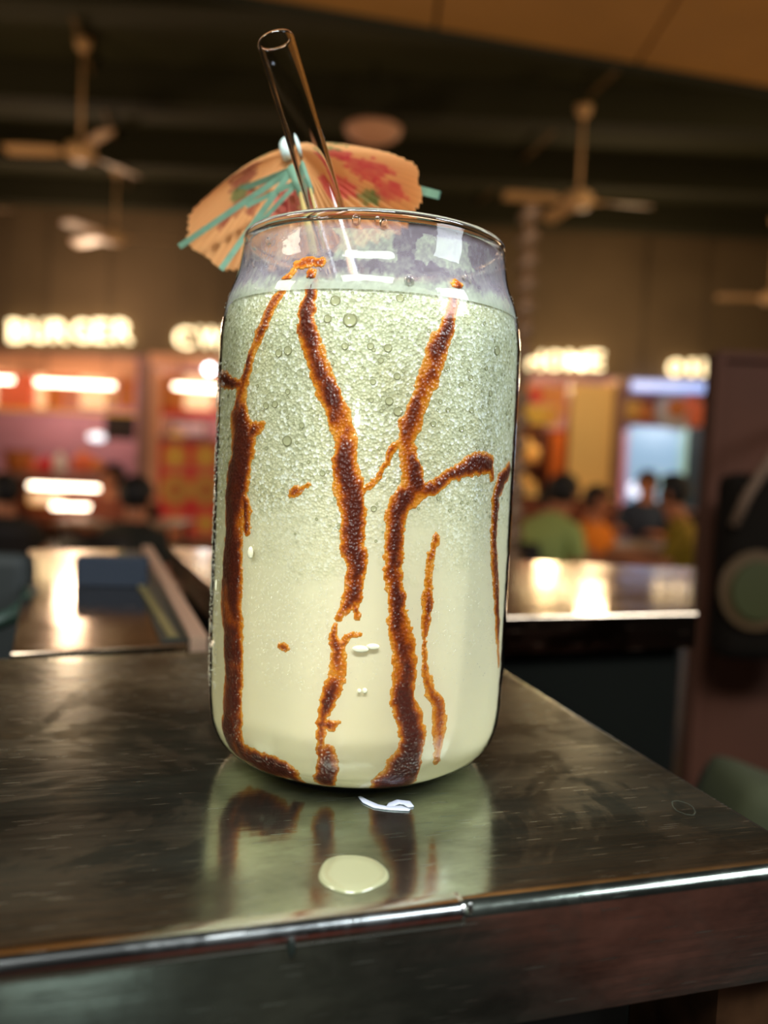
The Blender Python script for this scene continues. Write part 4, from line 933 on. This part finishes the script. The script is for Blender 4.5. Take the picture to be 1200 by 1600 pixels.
# ------------------------------------------------------------------ people
M['skin'] = mat('warm_skin', srgb(196, 122, 84), .55); M['hair'] = mat('black_hair', srgb(26, 20, 18), .6); M['jeans'] = mat('dark_trousers', srgb(36, 38, 46), .8); M['shoe'] = mat('dark_shoes', srgb(24, 22, 22), .5)
M['eye'] = mat('dark_eye', srgb(20, 14, 12), .2); M['lip'] = mat('lip', srgb(160, 78, 66), .5)
def skin_mesh(name, bones, verts, root, mats, parent, sub=1):
    """bones: (a, b, material); verts: (co, radius)"""
    me = bpy.data.meshes.new(name + '_cage'); me.from_pydata([v[0] for v in verts], [(a, b) for a, b, _ in bones], [])
    tmp = bpy.data.objects.new('tmp', me); COL.objects.link(tmp)
    md = tmp.modifiers.new('skin', 'SKIN'); md.use_smooth_shade = True
    for i, v in enumerate(verts):
        sv = me.skin_vertices[0].data[i]; sv.radius = (v[1], v[1]) if not isinstance(v[1], tuple) else v[1]; sv.use_root = (i == root)
    ms = tmp.modifiers.new('sub', 'SUBSURF'); ms.levels = sub; ms.render_levels = sub
    dg = bpy.context.evaluated_depsgraph_get(); dg.update()
    out_ = bpy.data.meshes.new_from_object(tmp.evaluated_get(dg)); COL.objects.unlink(tmp); bpy.data.objects.remove(tmp)
    out_.name = name; out_.materials.clear()
    for m in mats: out_.materials.append(m)
    A = np.array([verts[a][0] for a, b, _ in bones]); B = np.array([verts[b][0] for a, b, _ in bones]); K = [k_ for _, _, k_ in bones]
    RA = np.array([np.max(verts[a][1]) + np.max(verts[b][1]) for a, b, _ in bones]) / 2
    C_ = np.array([p.center[:] for p in out_.polygons]); AB = B - A
    t = np.clip(np.einsum('pbk,bk->pb', C_[:, None, :] - A[None], AB) / (AB ** 2).sum(1), 0, 1)
    d = np.linalg.norm(C_[:, None, :] - (A[None] + t[..., None] * AB[None]), axis=2) / RA
    mi_ = [K[i] for i in d.argmin(1)]
    out_.polygons.foreach_set('material_index', mi_); out_.polygons.foreach_set('use_smooth', [True] * len(mi_))
    return link(bpy.data.objects.new(name, out_), parent)
def person(px_, py_, Y, face, shirt, label, lean=(0, .05), arms=None, hair='short', head=(0, 0), sleeve='short'):
    """seated; head top at picture point (px_, py_); face = heading in degrees (0 looks away from the camera)"""
    top = at(px_, py_, Y); s = top.z / 1.30; s = max(.86, min(1.04, s)); drop = top.z - 1.30 * s
    rz = math.radians(face)
    hx, hy = head[0], head[1]; lx, ly = lean
    off = Matrix.Rotation(rz, 3, 'Z') @ Vector((lx + hx, ly * 1.3 + .02 + hy, 0)) * s
    root = empty('person', (top.x - off.x, top.y - off.y, 0), rz); tag(root, label, 'person'); root.scale = (s, s, s)
    hz = drop / s                                   # raise or lower the upper body slightly
    v, b = [], []
    def add(co, r, par=None, m=1): v.append((Vector(co), r)); (b.append((par, len(v) - 1, m)) if par is not None else None); return len(v) - 1
    pel = add((0, 0, .52), (.15, .12)); bel = add((lx * .3, ly * .3, .67 + hz * .3), (.145, .11), pel, 1); ch = add((lx * .7, ly * .7, .84 + hz * .6), (.165, .12), bel, 1)
    up = add((lx, ly, .97 + hz), (.13, .10), ch, 1); nk = add((lx + hx * .4, ly + .01 + hy * .4, 1.055 + hz), .052, up, 0)
    hl = add((lx + hx * .8, ly * 1.15 + .03 + hy * .9, 1.12 + hz), .070, nk, 0); hm = add((lx + hx, ly * 1.25 + .02 + hy, 1.19 + hz), (.082, .095), hl, 0); ht = add((lx + hx, ly * 1.3 + .01 + hy, 1.25 + hz), (.062, .07), hm, 0)
    arms = arms or (((-.25, .10, .72), (-.16, .34, .77)), ((.25, .10, .72), (.16, .34, .77)))
    for sgn, (el, wr) in zip((-1, 1), arms):
        sh = add((lx + sgn * .175, ly, .965 + hz), .062, up, 1)
        me_ = Vector((lx + sgn * .175, ly, .965 + hz)).lerp(Vector(el), .55); mm = add(me_, .052, sh, 1)
        e_ = add(el, .043, mm, 0 if sleeve == 'short' else 1); w_ = add(wr, .028, e_, 0 if sleeve == 'short' else 1)
        d = (Vector(wr) - Vector(el)).normalized(); sd = d.cross(Vector((0, 0, 1))).normalized()
        pm = add(Vector(wr) + d * .05, (.034, .018), w_, 0)
        base_ = Vector(wr) + d * .085
        for k_, (o_, L_) in enumerate(((-.030, .060), (-.010, .075), (.010, .070), (.028, .055))):
            f1 = add(base_ + sd * o_ + d * .01, .0095, pm, 0); f2 = add(base_ + sd * o_ * 1.1 + d * L_ * .6 + Vector((0, 0, -.008)), .0085, f1, 0); add(base_ + sd * o_ * 1.1 + d * L_ + Vector((0, 0, -.026)), .0075, f2, 0)
        th1 = add(Vector(wr) + d * .04 + sd * (-sgn) * .040, .011, pm, 0); add(Vector(wr) + d * .080 + sd * (-sgn) * .058 + Vector((0, 0, -.01)), .009, th1, 0)
    for sgn in (-1, 1):
        hp = add((sgn * .09, .05, .50), .092, pel, 2); kn = add((sgn * .13, .43, .50), .066, hp, 2); an_ = add((sgn * .13, .41, .10), .042, kn, 2)
        he = add((sgn * .13, .43, .045), .040, an_, 3); add((sgn * .135, .56, .035), .034, he, 3)
    skin_mesh('body', b, v, 0, [M['skin'], shirt, M['jeans'], M['shoe']], root)
    H = v[hm][0]
    bm = bmesh.new(); bmesh.ops.create_uvsphere(bm, u_segments=20, v_segments=14, radius=1, matrix=Matrix.Translation(H + Vector((0, -.012, .028))) @ Matrix.Diagonal((.098, .112, .108, 1)))
    rem = [x_ for x_ in bm.verts if (x_.co.y > H.y + .055 and x_.co.z < H.z + .06) or x_.co.z < H.z - (.06 if hair == 'short' else .10)]
    bmesh.ops.delete(bm, geom=rem, context='VERTS'); bm_obj('hair', bm, M['hair'], root, True)
    if hair == 'long': tube('ponytail', [H + Vector((0, -.10, .02)), H + Vector((0, -.13, -.08)), H + Vector((0, -.12, -.2))], [.04, .035, .012], M['hair'], root, 10)
    for sgn in (-1, 1):
        ball('eye', H + Vector((sgn * .032, .092, .0)), .012, M['eye'], root, 10, (1.2, .6, .7)); ball('ear', H + Vector((sgn * .092, .0, -.01)), .024, M['skin'], root, 10, (.35, .7, 1.2))
    ball('nose', H + Vector((0, .108, -.028)), .016, M['skin'], root, 10, (.8, 1, 1.3)); ball('mouth', H + Vector((0, .092, -.068)), .018, M['lip'], root, 10, (1.3, .5, .4))
    return root
def shirt(name, *c): return mat(name, srgb(*c), .8, bump=.2, bscale=30)
S = dict(green=shirt('light_green_shirt', 176, 192, 112), orange=shirt('orange_shirt', 236, 130, 20), olive=shirt('olive_shirt', 140, 112, 16), grey=shirt('grey_shirt', 128, 116, 92), navy=shirt('slate_shirt', 60, 68, 84), dark=shirt('black_shirt', 44, 42, 34), rust=shirt('rust_shirt', 130, 62, 40), dgreen=shirt('dark_green_shirt', 40, 58, 40))
person(884, 744, 4.9, -50, S['green'], 'seated person in a light green shirt, seen from behind, right of the glass', lean=(0, .10), head=(0, .06))
person(936, 762, 5.5, -140, S['orange'], 'seated person in an orange shirt stretching an arm over the table', lean=(.05, .10), arms=(((-.25, .12, .74), (-.16, .34, .78)), ((.24, .22, .80), (.16, .50, .80))))
person(1050, 744, 4.9, 62, S['olive'], 'seated person in an olive brown shirt near the brown partition', lean=(0, .04), head=(0, .05))
person(1012, 738, 7.2, 150, S['navy'], 'seated person in slate clothes farther back, between orange and olive shirts', lean=(0, .06))
person(860, 766, 7.3, -95, S['grey'], 'seated person in a grey shirt partly behind the green shirt', lean=(0, .08))
person(794, 790, 5.8, -60, S['dgreen'], 'seated person in a dark green shirt beside the glass, arm on the table', lean=(0, .1))
person(216, 748, 4.2, -18, S['dark'], 'seated person in a black shirt seen from behind, left of the glass', lean=(.02, .05), sleeve='short')
person(176, 728, 6.0, 160, S['rust'], 'seated person in rust clothes behind the black shirt', lean=(0, .05))
person(8, 744, 4.6, 20, S['dark'], 'seated person in black at the left picture edge', lean=(0, .05))
# tables and chairs of the diners
M['tabletop'] = mat('pale_table_top', srgb(150, 116, 84), .3)
def dining_table(x, y, label, w_=.45):
    t = empty('dining_table', (x, y, 0)); tag(t, label, 'table')
    bm = bmesh.new(); add_box(bm, -w_, w_, -.33, .33, .72, .75, .01); bm_obj('table_top', bm, M['tabletop'], t)
    for sx_ in (-1, 1):
        for sy in (-1, 1): tube('leg', [(sx_ * (w_ - .06), sy * .27, .72), (sx_ * (w_ - .06), sy * .27, 0)], .018, M['dark'], t, 8)
dining_table(at(985, 800, 5.85).x, 5.85, 'table between the orange and olive shirts'); dining_table(at(200, 800, 5.85).x, 5.85, 'table in front of the black shirt at left', .4)
bpy.context.view_layer.update()
CL = ('light green shirt', 'orange shirt', 'olive brown shirt', 'slate clothes', 'grey shirt', 'dark green shirt', 'black shirt left of the glass', 'rust clothes', 'black clothes at the left picture edge')
for i_, o in enumerate(sorted([c for c in sc.objects if c.name.startswith('person')], key=lambda c: c.name)):
    L_ = o['label']; rz = o.rotation_euler.z; d = Matrix.Rotation(rz, 3, 'Z') @ Vector((0, -.02, 0))
    chair('plastic_chair', (o.location.x + d.x, o.location.y + d.y, 0), rz, M['bluechair'], 'dark chair under the person in ' + CL[i_], h=.84)
# ------------------------------------------------------------------ seating added behind the photographer for the steel front to mirror
M['redseat'] = mat('red_brown_seat', srgb(110, 46, 28), .6); M['greyseat'] = mat('grey_seat', srgb(150, 160, 158), .6)
def bench(name, x0, x1, y0, y1, h, m, label):
    t = empty(name, ((x0 + x1) / 2, (y0 + y1) / 2, 0)); tag(t, label, 'stool')
    hx, hy = (x1 - x0) / 2, (y1 - y0) / 2
    bm = bmesh.new(); add_box(bm, -hx, hx, -hy, hy, h - .08, h, .02); bm_obj('seat', bm, m, t)
    for a in (-1, 1):
        for b in (-1, 1): tube('leg', [(a * (hx - .05), b * (hy - .05), h - .08), (a * (hx - .05), b * (hy - .05), 0)], .02, m, t, 8)
bench('reflection_bench', .95, 2.5, -1.3, -.55, .45, M['redseat'], 'red brown bench added behind the camera to be mirrored in the ledge front')
bench('grey_reflection_stool', .14, .36, -1.25, -.95, .45, M['greyseat'], 'grey stool added behind the camera to be mirrored in the ledge front')
